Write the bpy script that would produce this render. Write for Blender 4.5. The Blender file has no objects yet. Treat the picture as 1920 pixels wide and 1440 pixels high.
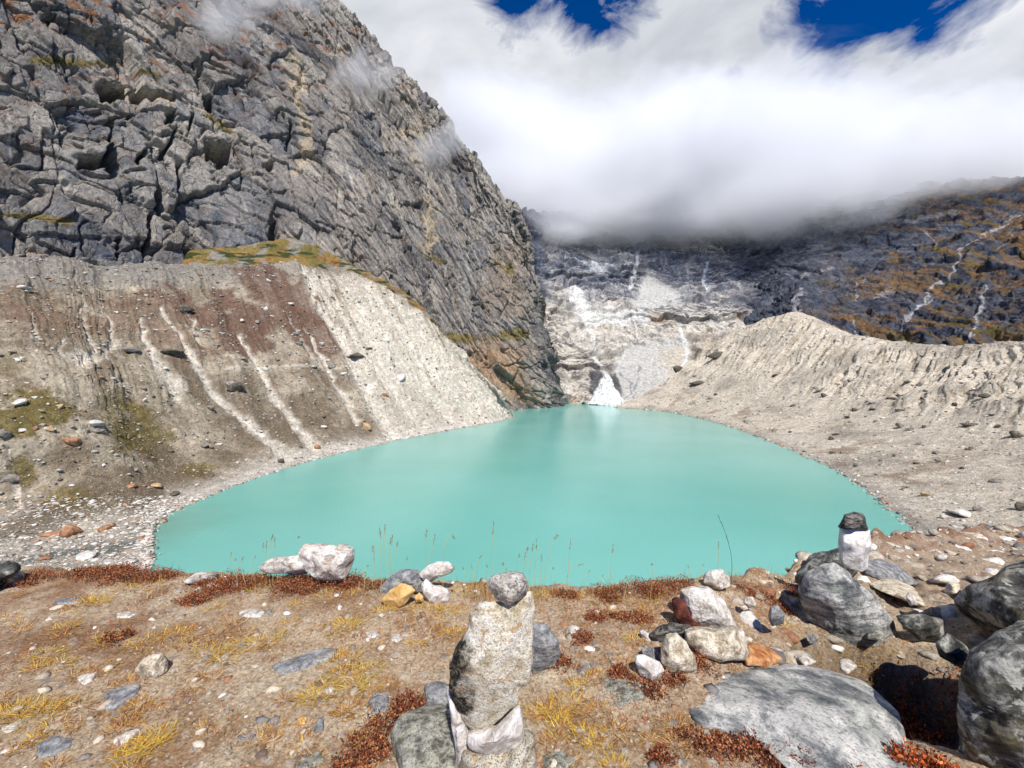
import bpy, math, random
import numpy as np
from mathutils import Vector

sc = bpy.context.scene
COL = sc.collection
random.seed(7)
RNG = np.random.default_rng(11)

# ---------------------------------------------------------------- camera
EYE = 40.0                       # metres above the lake
PITCH = math.atan(20 / 800.0)
cam_d = bpy.data.cameras.new("camera")
cam_d.sensor_width = 36.0
cam_d.lens = 800 / 1920 * 36.0
cam_d.clip_start = 0.05
cam_d.clip_end = 20000
cam = bpy.data.objects.new("camera", cam_d)
COL.objects.link(cam)
cam.location = (0, 0, EYE)
cam.rotation_euler = (math.radians(90) - PITCH, 0, 0)
sc.camera = cam

# ---------------------------------------------------------------- light
SUN_EL = math.radians(50)
SUN_AZ = math.radians(169)       # clockwise from +Y: high behind the camera, a touch to its right
sun_dir = Vector((math.sin(SUN_AZ) * math.cos(SUN_EL), math.cos(SUN_AZ) * math.cos(SUN_EL), math.sin(SUN_EL)))
sd = bpy.data.lights.new("sun", "SUN")
sd.energy = 5.0
sd.angle = math.radians(0.5)
sd.color = (1.0, 0.955, 0.89)
sun = bpy.data.objects.new("sun", sd)
COL.objects.link(sun)
sun.rotation_euler = sun_dir.to_track_quat("Z", "Y").to_euler()

world = bpy.data.worlds.new("World")
sc.world = world
world.use_nodes = True
wn = world.node_tree
wn.nodes.clear()
w_out = wn.nodes.new("ShaderNodeOutputWorld")
w_bg = wn.nodes.new("ShaderNodeBackground")
w_sky = wn.nodes.new("ShaderNodeTexSky")
w_sky.sky_type = "NISHITA"
w_sky.sun_disc = False
w_sky.sun_elevation = SUN_EL
w_sky.sun_rotation = SUN_AZ
w_sky.altitude = 4200
w_sky.air_density = 0.9
w_sky.dust_density = 0.1
w_sky.ozone_density = 3.0
w_bg.inputs[1].default_value = 0.1


def _w(op, a, b=None, clamp=False):
    n = wn.nodes.new("ShaderNodeMath")
    n.operation = op
    n.use_clamp = clamp
    for i, x in enumerate((a, b)):
        if x is None:
            continue
        if isinstance(x, (int, float)):
            n.inputs[i].default_value = x
        else:
            wn.links.new(x, n.inputs[i])
    return n.outputs[0]


# sky: clear deep blue, with a high deck of cloud over the head of the valley that has a few holes in it
w_tc = wn.nodes.new("ShaderNodeTexCoord")
w_dir = w_tc.outputs["Generated"]
w_hs = wn.nodes.new("ShaderNodeHueSaturation")
w_hs.inputs["Hue"].default_value = 0.512
w_hs.inputs["Saturation"].default_value = 1.5
w_hs.inputs["Value"].default_value = 1.3
wn.links.new(w_sky.outputs[0], w_hs.inputs["Color"])


def sky_dir(px, py):
    v = np.array([(px - 960) / 800, math.cos(PITCH) + math.sin(PITCH) * (720 - py) / 800, -math.sin(PITCH) + math.cos(PITCH) * (720 - py) / 800])
    return v / np.linalg.norm(v)


def w_noise(scale, detail, rough, dist=0.0, vec=None):
    n = wn.nodes.new("ShaderNodeTexNoise")
    n.inputs["Scale"].default_value = scale
    n.inputs["Detail"].default_value = detail
    n.inputs["Roughness"].default_value = rough
    n.inputs["Distortion"].default_value = dist
    wn.links.new(vec or w_dir, n.inputs["Vector"])
    return n.outputs["Fac"]


w_map = wn.nodes.new("ShaderNodeMapping")
w_map.inputs["Rotation"].default_value = (0, math.radians(-35), 0)
w_map.inputs["Scale"].default_value = (1.0, 1.0, 1.9)
wn.links.new(w_dir, w_map.inputs["Vector"])
wn1 = w_noise(7.0, 8, 0.6, 0.4, w_map.outputs[0])
wn2 = w_noise(3.2, 5, 0.55, 0.5, w_map.outputs[0])
cov = None
for gx, gy, rad in ((1560, 30, 30), (1600, 20, 62), (1690, -20, 72), (1800, -110, 80), (1590, 62, 30), (965, -14, 30), (1100, -26, 26), (1160, -26, 34), (1385, 138, -26), (1335, 225, -34), (1520, 30, 20)):
    dn = wn.nodes.new("ShaderNodeVectorMath")
    dn.operation = "DISTANCE"
    wn.links.new(w_dir, dn.inputs[0])
    dv = sky_dir(gx, gy)
    dn.inputs[1].default_value = tuple(float(q) for q in dv)
    fore = 1 + ((gx - 960) / 800) ** 2 + ((720 - gy) / 800) ** 2
    x = _w("SUBTRACT", dn.outputs["Value"], rad / 800 / fore ** 0.75)
    cov = x if cov is None else _w("MINIMUM", cov, x)
cov = _w("MULTIPLY", cov, 16.0)
cov = _w("MINIMUM", cov, 1.6)
w_sep = wn.nodes.new("ShaderNodeSeparateXYZ")
wn.links.new(w_dir, w_sep.inputs[0])
front = _w("MULTIPLY", _w("SUBTRACT", w_sep.outputs[1], 0.28), 5.0)
cov = _w("MINIMUM", cov, front)
cov = _w("ADD", cov, _w("MULTIPLY", _w("SUBTRACT", wn1, 0.5), 4.2))
cov = _w("MULTIPLY", cov, 1.1, clamp=True)
w_rmp = wn.nodes.new("ShaderNodeValToRGB")
e = w_rmp.color_ramp.elements
e[0].position = 0.34
e[0].color = (0.60, 0.63, 0.69, 1)
e[1].position = 0.62
e[1].color = (0.90, 0.91, 0.95, 1)
wn.links.new(wn2, w_rmp.inputs[0])
w_bg2 = wn.nodes.new("ShaderNodeBackground")
w_bg2.inputs[1].default_value = 0.86
wn.links.new(w_rmp.outputs[0], w_bg2.inputs[0])
w_mix = wn.nodes.new("ShaderNodeMixShader")
wn.links.new(w_hs.outputs[0], w_bg.inputs[0])
wn.links.new(cov, w_mix.inputs[0])
wn.links.new(w_bg.outputs[0], w_mix.inputs[1])
wn.links.new(w_bg2.outputs[0], w_mix.inputs[2])
wn.links.new(w_mix.outputs[0], w_out.inputs[0])
world.cycles.sampling_method = "MANUAL"
world.cycles.sample_map_resolution = 512

sc.view_settings.view_transform = "Standard"
sc.view_settings.look = "None"
sc.view_settings.exposure = 0.2
sc.view_settings.gamma = 1.0
sc.cycles.max_bounces = 12
sc.cycles.diffuse_bounces = 3
sc.cycles.glossy_bounces = 2
sc.cycles.volume_bounces = 10
sc.cycles.volume_step_rate = 1.0
sc.cycles.volume_max_steps = 256
sc.cycles.use_adaptive_sampling = True
sc.cycles.adaptive_threshold = 0.02
sc.cycles.use_denoising = True

# ---------------------------------------------------------------- maths
FWD = np.array([0, math.cos(PITCH), -math.sin(PITCH)])
UPV = np.array([0, math.sin(PITCH), math.cos(PITCH)])
RGT = np.array([1.0, 0, 0])


def ray(px, py):
    return FWD + RGT * (px - 960) / 800 + UPV * (720 - py) / 800


def at(px, py, Y):
    """World point seen in direction (px, py) of the 1920x1440 frame at distance Y ahead."""
    d = ray(px, py)
    return np.array([0, 0, EYE]) + d * (Y / d[1])


def atz(px, py, z=0.0):
    d = ray(px, py)
    return np.array([0, 0, EYE]) + d * ((z - EYE) / d[2])


_p = np.random.default_rng(5).permutation(512).astype(np.int32)
PERM = np.concatenate([_p, _p, _p])
_g = np.random.default_rng(6).normal(size=(512, 3))
GRAD = (_g / np.linalg.norm(_g, axis=1, keepdims=True)).astype(np.float32)
HSH = np.random.default_rng(8).random((512, 4)).astype(np.float32)


def pnoise(P):
    """Gradient noise of an (..., 3) array, about -1..1."""
    P = np.asarray(P, dtype=np.float32)
    Pi = np.floor(P).astype(np.int32)
    f = P - Pi
    w = f * f * f * (f * (f * 6 - 15) + 10)
    Pi &= 511
    out = 0
    for dx in (0, 1):
        wx = w[..., 0] if dx else 1 - w[..., 0]
        hx = PERM[(Pi[..., 0] + dx) & 511]
        for dy in (0, 1):
            wy = w[..., 1] if dy else 1 - w[..., 1]
            hy = PERM[hx + ((Pi[..., 1] + dy) & 511)]
            for dz in (0, 1):
                wz = w[..., 2] if dz else 1 - w[..., 2]
                g = GRAD[PERM[hy + ((Pi[..., 2] + dz) & 511)]]
                out = out + wx * wy * wz * (g[..., 0] * (f[..., 0] - dx) + g[..., 1] * (f[..., 1] - dy) + g[..., 2] * (f[..., 2] - dz))
    return out * 1.6


def fbm(P, octaves=4, gain=0.5, lac=2.03, ridged=False):
    P = np.asarray(P, dtype=np.float32)
    a, s, tot = 1.0, 0, 0
    for o in range(octaves):
        n = pnoise(P * (lac ** o) + o * 17.3)
        if ridged:
            n = 1 - 2 * np.abs(n)
        s = s + a * n
        tot += a
        a *= gain
    return s / tot


def V3(a, b, c=0.0):
    a = np.asarray(a, dtype=np.float32)
    return np.stack([a, np.broadcast_to(b, a.shape), np.broadcast_to(c, a.shape)], -1).astype(np.float32)


def voro(u, v, seed=0):
    """2D Voronoi: returns f1, f2, per-cell hashes (…,4), offset to the cell's point (du, dv)."""
    iu = np.floor(u).astype(np.int32)
    iv = np.floor(v).astype(np.int32)
    f1 = np.full(u.shape, 9.0, np.float32)
    f2 = np.full(u.shape, 9.0, np.float32)
    cid = np.zeros(u.shape, np.int32)
    ou = np.zeros(u.shape, np.float32)
    ov = np.zeros(u.shape, np.float32)
    for a in (-1, 0, 1):
        for b in (-1, 0, 1):
            h = PERM[PERM[(iu + a + seed * 31) & 511] + ((iv + b + seed * 57) & 511)]
            du = u - (iu + a + HSH[h, 0])
            dv = v - (iv + b + HSH[h, 1])
            d = np.sqrt(du * du + dv * dv)
            m = d < f1
            f2 = np.where(m, f1, np.minimum(f2, d))
            f1 = np.where(m, d, f1)
            cid = np.where(m, h, cid)
            ou = np.where(m, du, ou)
            ov = np.where(m, dv, ov)
    return f1, f2, HSH[(cid * 7 + 3) & 511], ou, ov


def smooth(a, b, x):
    t = np.clip((np.asarray(x, dtype=np.float32) - a) / (b - a), 0, 1)
    return t * t * (3 - 2 * t)


def lerp(a, b, t):
    return a + (b - a) * t


def cr_matrix(n_ctrl, n):
    """Catmull-Rom resampling matrix from n_ctrl knots to n samples."""
    t = np.linspace(0, n_ctrl - 1, n)
    M = np.zeros((n, n_ctrl), np.float32)
    for k, tt in enumerate(t):
        i = min(int(tt), n_ctrl - 2)
        f = tt - i
        w = [-0.5 * f ** 3 + f * f - 0.5 * f, 1.5 * f ** 3 - 2.5 * f * f + 1, -1.5 * f ** 3 + 2 * f * f + 0.5 * f, 0.5 * f ** 3 - 0.5 * f * f]
        for j, ww in zip((i - 1, i, i + 1, i + 2), w):
            if j < 0:
                M[k, 0] += 2 * ww
                M[k, 1] -= ww
            elif j > n_ctrl - 1:
                M[k, n_ctrl - 1] += 2 * ww
                M[k, n_ctrl - 2] -= ww
            else:
                M[k, j] += ww
    return M


def loft(rows, nu, nv):
    """rows: list of rows of 3-D control points -> (nv, nu, 3) dense grid."""
    G = np.array(rows, dtype=np.float32)
    A = cr_matrix(G.shape[0], nv)
    B = cr_matrix(G.shape[1], nu)
    return np.einsum("ij,jkc,lk->ilc", A, G, B)


def grid_normals(P):
    du = np.gradient(P, axis=1)
    dv = np.gradient(P, axis=0)
    n = np.cross(du, dv)
    return n / (np.linalg.norm(n, axis=-1, keepdims=True) + 1e-9)


def metres(P):
    """Approximate arc lengths along u and v for every grid vertex."""
    du = np.linalg.norm(np.diff(P, axis=1), axis=-1)
    dv = np.linalg.norm(np.diff(P, axis=0), axis=-1)
    U = np.concatenate([np.zeros((P.shape[0], 1)), np.cumsum(du, 1)], 1)
    V = np.concatenate([np.zeros((1, P.shape[1])), np.cumsum(dv, 0)], 0)
    return U.astype(np.float32), V.astype(np.float32)


def mesh_from(name, verts, faces, col=None, smooth_shade=False):
    """verts (n,3), faces (m,k) all of one size; col: (n,3) albedo per point."""
    me = bpy.data.meshes.new(name)
    verts = np.ascontiguousarray(verts, dtype=np.float32)
    faces = np.ascontiguousarray(faces, dtype=np.int32)
    m, k = faces.shape
    me.vertices.add(len(verts))
    me.vertices.foreach_set("co", verts.ravel())
    me.loops.add(m * k)
    me.loops.foreach_set("vertex_index", faces.ravel())
    me.polygons.add(m)
    me.polygons.foreach_set("loop_start", np.arange(0, m * k, k, dtype=np.int32))
    me.polygons.foreach_set("loop_total", np.full(m, k, dtype=np.int32))
    me.update(calc_edges=True)
    if smooth_shade:
        me.polygons.foreach_set("use_smooth", np.ones(m, dtype=bool))
    if col is not None:
        at_ = me.attributes.new("col", "FLOAT_COLOR", "POINT")
        c = np.ones((len(verts), 4), np.float32)
        c[:, :3] = np.clip(col, 0.003, 0.95)
        at_.data.foreach_set("color", c.ravel())
    me.validate()
    return me


def link(name, me, mat, parent=None, label=None, cat=None, group=None, kind=None):
    o = bpy.data.objects.new(name, me)
    COL.objects.link(o)
    if mat is not None and me is not None:
        me.materials.clear()
        me.materials.append(mat)
    if parent is not None:
        o.parent = parent
    if label: o["label"] = label
    if cat: o["category"] = cat
    if group: o["group"] = group
    if kind: o["kind"] = kind
    return o


def grid_faces(nv, nu):
    i = np.arange(nv * nu).reshape(nv, nu)
    return np.stack([i[:-1, :-1], i[:-1, 1:], i[1:, 1:], i[1:, :-1]], -1).reshape(-1, 4)


def grid_obj(name, P, col, mat, smooth_shade=False, **kw):
    nv, nu = P.shape[:2]
    return link(name, mesh_from(name, P.reshape(-1, 3), grid_faces(nv, nu), col.reshape(-1, 3), smooth_shade), mat, **kw)


def rgb(r, g, b):
    """sRGB 0-255 -> linear"""
    c = np.array([r, g, b]) / 255.0
    return np.where(c <= 0.04045, c / 12.92, ((c + 0.055) / 1.055) ** 2.4).astype(np.float32)


def mixc(a, b, t):
    return a + (b - a) * np.clip(t, 0, 1)[..., None]


# ---------------------------------------------------------------- materials
def new_mat(name):
    m = bpy.data.materials.new(name)
    m.use_nodes = True
    nt = m.node_tree
    b = nt.nodes["Principled BSDF"]
    b.inputs["Roughness"].default_value = 0.9
    b.inputs["Specular IOR Level"].default_value = 0.15
    return m, nt, b


def nd(nt, t, **kw):
    n = nt.nodes.new(t)
    for k, v in kw.items():
        if isinstance(k, str) and hasattr(n, k):
            setattr(n, k, v)
    return n


def math_n(nt, op, a, b=None, clamp=False):
    n = nt.nodes.new("ShaderNodeMath")
    n.operation = op
    n.use_clamp = clamp
    for i, x in enumerate((a, b)):
        if x is None:
            continue
        if isinstance(x, (int, float)):
            n.inputs[i].default_value = x
        else:
            nt.links.new(x, n.inputs[i])
    return n.outputs[0]


def noise_n(nt, vec, scale, detail=6, rough=0.6, dist=0.0):
    n = nt.nodes.new("ShaderNodeTexNoise")
    n.inputs["Scale"].default_value = scale
    n.inputs["Detail"].default_value = detail
    n.inputs["Roughness"].default_value = rough
    n.inputs["Distortion"].default_value = dist
    if vec is not None:
        nt.links.new(vec, n.inputs["Vector"])
    return n.outputs["Fac"]


def ramp_n(nt, fac, stops):
    n = nt.nodes.new("ShaderNodeValToRGB")
    e = n.color_ramp.elements
    while len(e) < len(stops):
        e.new(0.5)
    for k, (p, c) in enumerate(stops):
        e[k].position = p
        e[k].color = (c[0], c[1], c[2], 1)
    nt.links.new(fac, n.inputs[0])
    return n.outputs[0]


def mix_n(nt, fac, a, b, mode="MIX"):
    n = nt.nodes.new("ShaderNodeMix")
    n.data_type = "RGBA"
    n.blend_type = mode
    n.clamp_factor = True
    if isinstance(fac, (int, float)):
        n.inputs[0].default_value = fac
    else:
        nt.links.new(fac, n.inputs[0])
    for s, x in ((6, a), (7, b)):
        if isinstance(x, (tuple, list, np.ndarray)):
            n.inputs[s].default_value = (x[0], x[1], x[2], 1)
        else:
            nt.links.new(x, n.inputs[s])
    return n.outputs[2]


def terrain_mat(name, scale, contrast=0.5, bump=0.6, bump_dist=1.0, stretch=(1, 1, 1), crack=0.0, crack_scale=0.1, rough=0.92):
    """Albedo from the mesh's painted rock types, broken up by procedural grain, cracks and bump. scale: grain per metre."""
    m, nt, b = new_mat(name)
    L = nt.links
    geo = nt.nodes.new("ShaderNodeNewGeometry")
    mp = nt.nodes.new("ShaderNodeMapping")
    mp.inputs["Scale"].default_value = stretch
    L.new(geo.outputs["Position"], mp.inputs["Vector"])
    vec = mp.outputs[0]
    at_ = nt.nodes.new("ShaderNodeAttribute")
    at_.attribute_name = "col"
    n1 = noise_n(nt, vec, scale, 8, 0.72)
    g = ramp_n(nt, n1, [(0.3, (1 - contrast,) * 3), (0.5, (1, 1, 1)), (0.72, (1 + contrast * 0.9,) * 3)])
    c = mix_n(nt, 1.0, at_.outputs["Color"], g, "MULTIPLY")
    h = n1
    if crack > 0:
        vo = nt.nodes.new("ShaderNodeTexVoronoi")
        vo.feature = "DISTANCE_TO_EDGE"
        vo.inputs["Scale"].default_value = crack_scale
        wv = nt.nodes.new("ShaderNodeMix")
        wv.data_type = "VECTOR"
        wv.inputs[0].default_value = 0.12
        nn = nt.nodes.new("ShaderNodeTexNoise")
        nn.inputs["Scale"].default_value = crack_scale * 3
        L.new(vec, nn.inputs["Vector"])
        sc_ = nt.nodes.new("ShaderNodeVectorMath")
        sc_.operation = "MULTIPLY_ADD"
        L.new(nn.outputs["Color"], sc_.inputs[0])
        sc_.inputs[1].default_value = (0.8 / crack_scale,) * 3
        L.new(vec, sc_.inputs[2])
        L.new(sc_.outputs[0], vo.inputs["Vector"])
        e = math_n(nt, "MULTIPLY", vo.outputs["Distance"], 14, clamp=True)
        c2 = mix_n(nt, 1.0, c, ramp_n(nt, e, [(0.0, (1 - crack,) * 3), (0.6, (1, 1, 1))]), "MULTIPLY")
        c = c2
        h = math_n(nt, "ADD", n1, math_n(nt, "MULTIPLY", e, 0.35))
    bp = nt.nodes.new("ShaderNodeBump")
    bp.inputs["Strength"].default_value = bump
    bp.inputs["Distance"].default_value = bump_dist
    L.new(h, bp.inputs["Height"])
    L.new(bp.outputs[0], b.inputs["Normal"])
    L.new(c, b.inputs["Base Color"])
    b.inputs["Roughness"].default_value = rough
    return m

# ---------------------------------------------------------------- terrain helpers
def proj(P):
    """Where a world point falls in the 1920x1440 frame (used to place rock types, moss and streaks that were read off the photograph)."""
    d = P - np.array([0, 0, EYE], np.float32)
    z = np.maximum(d @ FWD.astype(np.float32), 0.01)
    return 960 + 800 * d[..., 0] / z, 720 - 800 * (d @ UPV.astype(np.float32)) / z


def line_dist(x, y, pts):
    """Distance to a polyline and the fraction along it of the nearest point."""
    best = np.full(x.shape, 1e9, np.float32)
    tt = np.zeros(x.shape, np.float32)
    n = len(pts) - 1
    for k in range(n):
        (ax, ay), (bx, by) = pts[k], pts[k + 1]
        dx, dy = bx - ax, by - ay
        t = np.clip(((x - ax) * dx + (y - ay) * dy) / (dx * dx + dy * dy), 0, 1)
        d = np.hypot(x - ax - t * dx, y - ay - t * dy)
        m = d < best
        best = np.where(m, d, best)
        tt = np.where(m, (k + t) / n, tt)
    return best, tt


def poly_sd(x, y, pts):
    """Signed distance to a polygon, positive inside."""
    d, _ = line_dist(x, y, list(pts) + [pts[0]])
    ins = np.zeros(x.shape, bool)
    n = len(pts)
    for k in range(n):
        (ax, ay), (bx, by) = pts[k], pts[(k + 1) % n]
        c = ((ay > y) != (by > y)) & (x < (bx - ax) * (y - ay) / (by - ay + 1e-9) + ax)
        ins ^= c
    return np.where(ins, d, -d)


def blocks(U, V, size, aspect=1.0, tilt=0.5, seed=0, ang=0.0):
    """Fractured-rock relief: every Voronoi block has its own height and its own tilt. In units of size."""
    ca, sa = math.cos(ang), math.sin(ang)
    u = (U * ca + V * sa) / size
    v = (-U * sa + V * ca) / (size * aspect)
    f1, f2, h, ou, ov = voro(u, v, seed)
    d = (h[..., 0] - 0.5) * 0.7 + tilt * ((h[..., 1] - 0.5) * ou + (h[..., 2] - 0.5) * ov) * 2
    return d, f2 - f1, h


def interp_rows(base, top, fr):
    return [[np.array(b) * (1 - f) + np.array(t) * f for b, t in zip(base, top)] for f in fr]


# ---------------------------------------------------------------- left cliff
def build_cliff():
    base = [at(-500, 600, 170), at(-200, 570, 212), at(100, 560, 272), at(350, 560, 345), at(560, 560, 395), at(700, 620, 412), at(820, 715, 425), at(920, 785, 436), at(985, 790, 462), at(1062, 775, 548), at(1060, 765, 700)]
    top = [at(-500, -700, 260), at(-200, -520, 310), at(100, -420, 390), at(350, -260, 480), at(600, -20, 570), at(706, 78, 580), at(826, 218, 585), at(925, 345, 577), at(980, 440, 572), at(1003, 560, 585), at(985, 560, 700)]
    rows = interp_rows(base, top, [0, 0.2, 0.4, 0.6, 0.8, 1.0])
    inw = [0, -1.0, -1.5, 1.0, 0, 0]
    # the buttress above the grassy ledge stands forward, the right half leans back
    back = [p + np.array([-45.0, 150.0, 10.0]) for p in top]
    rows.append(back)
    P = loft(rows, 1050, 760)
    U, V = metres(P)
    vf = np.linspace(0, 1, P.shape[0], dtype=np.float32)[:, None]
    jag = smooth(0.62, 0.80, vf) * smooth(1.0, 0.9, vf)
    jn = fbm(V3(U[600:601] * 0.035, 0.0, 2.0), 5, 0.62)
    P = P + (jag * jn)[..., None] * np.array([7.0, 0, 9.0], np.float32)
    N = grid_normals(P)
    if N[300, 300, 1] > 0:
        N = -N
    px, py = proj(P)
    W = fbm(P * 0.02, 4)
    Wb = fbm(P * 0.02 + 40, 4)
    u = U + W * 14
    v = V + Wb * 14
    right = smooth(520, 760, px + (py - 300) * 0.25)          # the right half is finely bedded, the left in big slabs
    ang = lerp(0.1, 0.55, right)
    d1, e1, h1 = blocks(u, v, 52, 1.5, 0.55, 1, 0.12)
    d2, e2, h2 = blocks(u + W * 5, v, 19, 1.5, 0.55, 2, 0.3)
    d3, e3, h3 = blocks(u, v + Wb * 4, 7.5, 1.7, 0.6, 3, -0.25)
    ca, sa = math.cos(0.62), math.sin(0.62)
    s1 = U * ca + V * sa
    s2 = -U * sa + V * ca
    bed = fbm(V3(s1 * 0.10, s2 * 0.011, W * 1.5), 5, 0.6, ridged=True)
    bed2 = fbm(V3(s1 * 0.33 + W * 3, s2 * 0.03, 3.0), 4, 0.65, ridged=True)
    d = d1 * 17 * lerp(1, 0.9, right) + d2 * 4.8 + d3 * 0.9 * lerp(0.9, 1.0, right)
    d = d + bed * lerp(1.0, 2.6, right) + bed2 * lerp(0.3, 1.1, right)
    d = d + fbm(P * 0.06, 5, 0.55) * lerp(1.4, 2.6, right) + fbm(P * 0.4, 3, 0.6) * 0.25
    crackd = -(1 - smooth(0.0, 0.05, e2)) * 1.2 * lerp(1, 0.4, right) * smooth(-0.1, 0.3, Wb) - (1 - smooth(0.0, 0.04, e1)) * 2.0
    j1 = fbm(V3(U * 0.035 + V * 0.006, V * 0.008, W * 0.5), 2, 0.4)
    j2 = fbm(V3(U * 0.02 + V * 0.028 + 5, (V - U) * 0.006, Wb * 0.5), 2, 0.4)
    j3 = fbm(V3(U * 0.012 + 9, V * 0.045, W * 0.6), 2, 0.4)
    for jj, am in ((j1, 4.5), (j2, 3.5), (j3, 3.0)):
        crackd = crackd - np.exp(-(jj / 0.018) ** 2) * am
        d = d + np.sign(jj) * smooth(0.0, 0.03, np.abs(jj)) * 1.1
    d = d + crackd * 1.3
    # recesses under overhangs and deep slots
    jx = px + fbm(P * 0.09, 3) * 9
    jy = py + fbm(P * 0.09 + 9, 3) * 9
    rec = [([(184, 158), (240, 156), (240, 178), (190, 187)], 20), ([(243, 165), (330, 176), (328, 192), (248, 188)], 20),
           ([(203, 222), (216, 222), (226, 320), (212, 334), (196, 318)], 26), ([(146, 292), (198, 288), (198, 316), (150, 314)], 18),
           ([(384, 264), (432, 270), (438, 306), (410, 312), (386, 292)], 20), ([(288, 348), (300, 345), (312, 390), (300, 402), (284, 382)], 16),
           ([(280, 390), (290, 392), (282, 470), (274, 500), (268, 498)], 16), ([(508, 405), (520, 400), (524, 440), (505, 470), (496, 470)], 13),
           ([(358, 214), (364, 212), (356, 262), (346, 262)], 12), ([(306, 208), (330, 205), (332, 232), (308, 236)], 12),
           ([(380, 165), (400, 170), (408, 190), (400, 205), (386, 190)], 14), ([(245, 305), (275, 278), (278, 290), (252, 315)], 12),
           ([(206, 216), (255, 210), (254, 217), (208, 222)], 9), ([(490, 310), (515, 308), (512, 326), (500, 328)], 11),
           ([(318, 262), (330, 235), (334, 240), (312, 300), (290, 298)], 12), ([(215, 450), (230, 445), (222, 490), (214, 480)], 8),
           ([(84, 26), (106, 24), (106, 36), (90, 40)], 12), ([(335, 300), (345, 296), (340, 350), (330, 362)], 9),
           ([(140, 470), (148, 458), (150, 495), (142, 497)], 9), ([(540, 235), (548, 228), (545, 275), (538, 270)], 8)]
    for pts, dep in rec:
        sd_ = poly_sd(jx, jy, pts)
        d = d - smooth(-1.0, 4.0, sd_) * dep * 1.5
    for pts in ([(180, 155), (335, 170)], [(196, 215), (196, 310)], [(380, 258), (440, 262)], [(140, 284), (200, 280)]):
        dd, _ = line_dist(jx, jy, pts)
        d = d + smooth(14, 2, dd) * 3.5
    d *= smooth(0, 60, U[:, -1:] - U) * 0.8 + 0.2
    Pd = P + N * d[..., None]
    N2 = grid_normals(Pd)
    if N2[300, 300, 1] > 0:
        N2 = -N2
    # rock types
    px, py = proj(Pd)
    c = np.broadcast_to(rgb(156, 149, 140), Pd.shape).copy()
    c = mixc(c, rgb(178, 170, 158), smooth(0.45, 0.9, h2[..., 3]))
    c = mixc(c, rgb(92, 92, 96), smooth(0.35, 0.05, h2[..., 0]) * 0.55)
    c = mixc(c, rgb(96, 101, 110), smooth(0.62, 0.95, h1[..., 1]) * 0.6 + smooth(0.75, 0.95, h3[..., 3]) * 0.6)
    big = fbm(P * 0.012 + 5, 4)
    c = mixc(c, rgb(104, 103, 104), smooth(0.05, 0.45, big) * 0.6)
    c = mixc(c, rgb(172, 166, 156), smooth(0.1, 0.5, -big) * 0.5)
    bedc = fbm(V3(s1 * 0.22 + W * 2, s2 * 0.012, 7.0), 5, 0.65)
    c = mixc(c, rgb(66, 67, 72), smooth(0.02, 0.35, bedc) * lerp(0.35, 0.85, right))
    c = mixc(c, rgb(190, 182, 168), smooth(0.12, 0.4, -bedc) * lerp(0.3, 0.55, right))
    vert = fbm(V3(U * 0.16, V * 0.009, W * 0.6), 4, 0.6)
    c = mixc(c, rgb(66, 68, 76), smooth(0.12, 0.42, vert) * smooth(240, 360, py) * 0.6 * (1 - right * 0.5))
    c = mixc(c, rgb(205, 200, 192), smooth(0.25, 0.5, -vert) * 0.5)
    # pale / ochre scars
    for pts, w, s in (([(548, 100), (565, 180), (560, 250), (585, 300)], 15, 0.8), ([(780, 235), (790, 300)], 16, 0.5), ([(800, 375), (812, 440), (800, 470)], 14, 0.7),
                      ([(230, 180), (325, 190)], 9, 0.7), ([(740, 250), (775, 262)], 10, 0.6), ([(395, 292), (412, 300)], 7, 1.0), ([(560, 320), (578, 300)], 9, 0.6)):
        dd, _ = line_dist(px + W * 34, py + Wb * 30, pts)
        c = mixc(c, rgb(204, 184, 150), smooth(w * 1.1, w * 0.1, dd + fbm(P * 0.09, 4) * w * 1.3) * s * 0.75)
    # orange rock near the foot of the right end
    dd = poly_sd(px + W * 30, py + Wb * 30, [(880, 640), (985, 650), (1010, 760), (930, 760), (850, 690)])
    c = mixc(c, rgb(186, 148, 108), smooth(-20, 30, dd) * (0.35 + 0.5 * smooth(-0.2, 0.3, bedc)))
    dd = poly_sd(px + W * 30, py + Wb * 30, [(895, 500), (985, 420), (1000, 600), (900, 600)])
    c = mixc(c, rgb(172, 150, 126), smooth(-20, 40, dd) * 0.45)
    # rusty lichen: upper left and along ledges
    lich = fbm(P * 0.035 + 20, 5, 0.6)
    lich2 = fbm(V3(U * 0.05, V * 0.16, 9.0), 4, 0.6)
    zone = smooth(330, 60, py + px * 0.12) * 0.9 + 0.18
    c = mixc(c, rgb(150, 98, 60), smooth(0.12, 0.3, lich * 0.5 + lich2 * 0.8) * zone * 0.85)
    # grass and low scrub on the ledges (they hold where the rock is not steep)
    up = N2[..., 2]
    veg = smooth(0.5, 0.85, up + lich * 0.25) * smooth(0.0, 0.3, lich2 + 0.15)
    c = mixc(c, rgb(112, 102, 58), veg * 0.55)
    c = mixc(c, rgb(120, 86, 54), smooth(0.3, 0.7, up) * 0.4 * zone)
    for pts, w in (([(0, 405), (60, 408), (130, 418)], 7), ([(800, 482), (825, 492)], 6), ([(930, 490), (960, 510)], 8), ([(385, 215), (460, 270)], 6), ([(60, 115), (230, 125), (300, 140)], 6), ([(810, 630), (900, 640), (980, 625)], 10), ([(690, 520), (760, 560)], 10)):
        dd, _ = line_dist(px + W * 10, py + Wb * 8, pts)
        vv = smooth(w * 1.2, w * 0.2, dd + lich * w * 2.2) * 0.8
        c = mixc(c, rgb(130, 112, 58), vv)
        c = mixc(c, rgb(54, 64, 38), vv * smooth(0.1, 0.2, lich2))
    c = c * (1 + 0.10 * fbm(P * 0.25, 3)[..., None])
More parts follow.
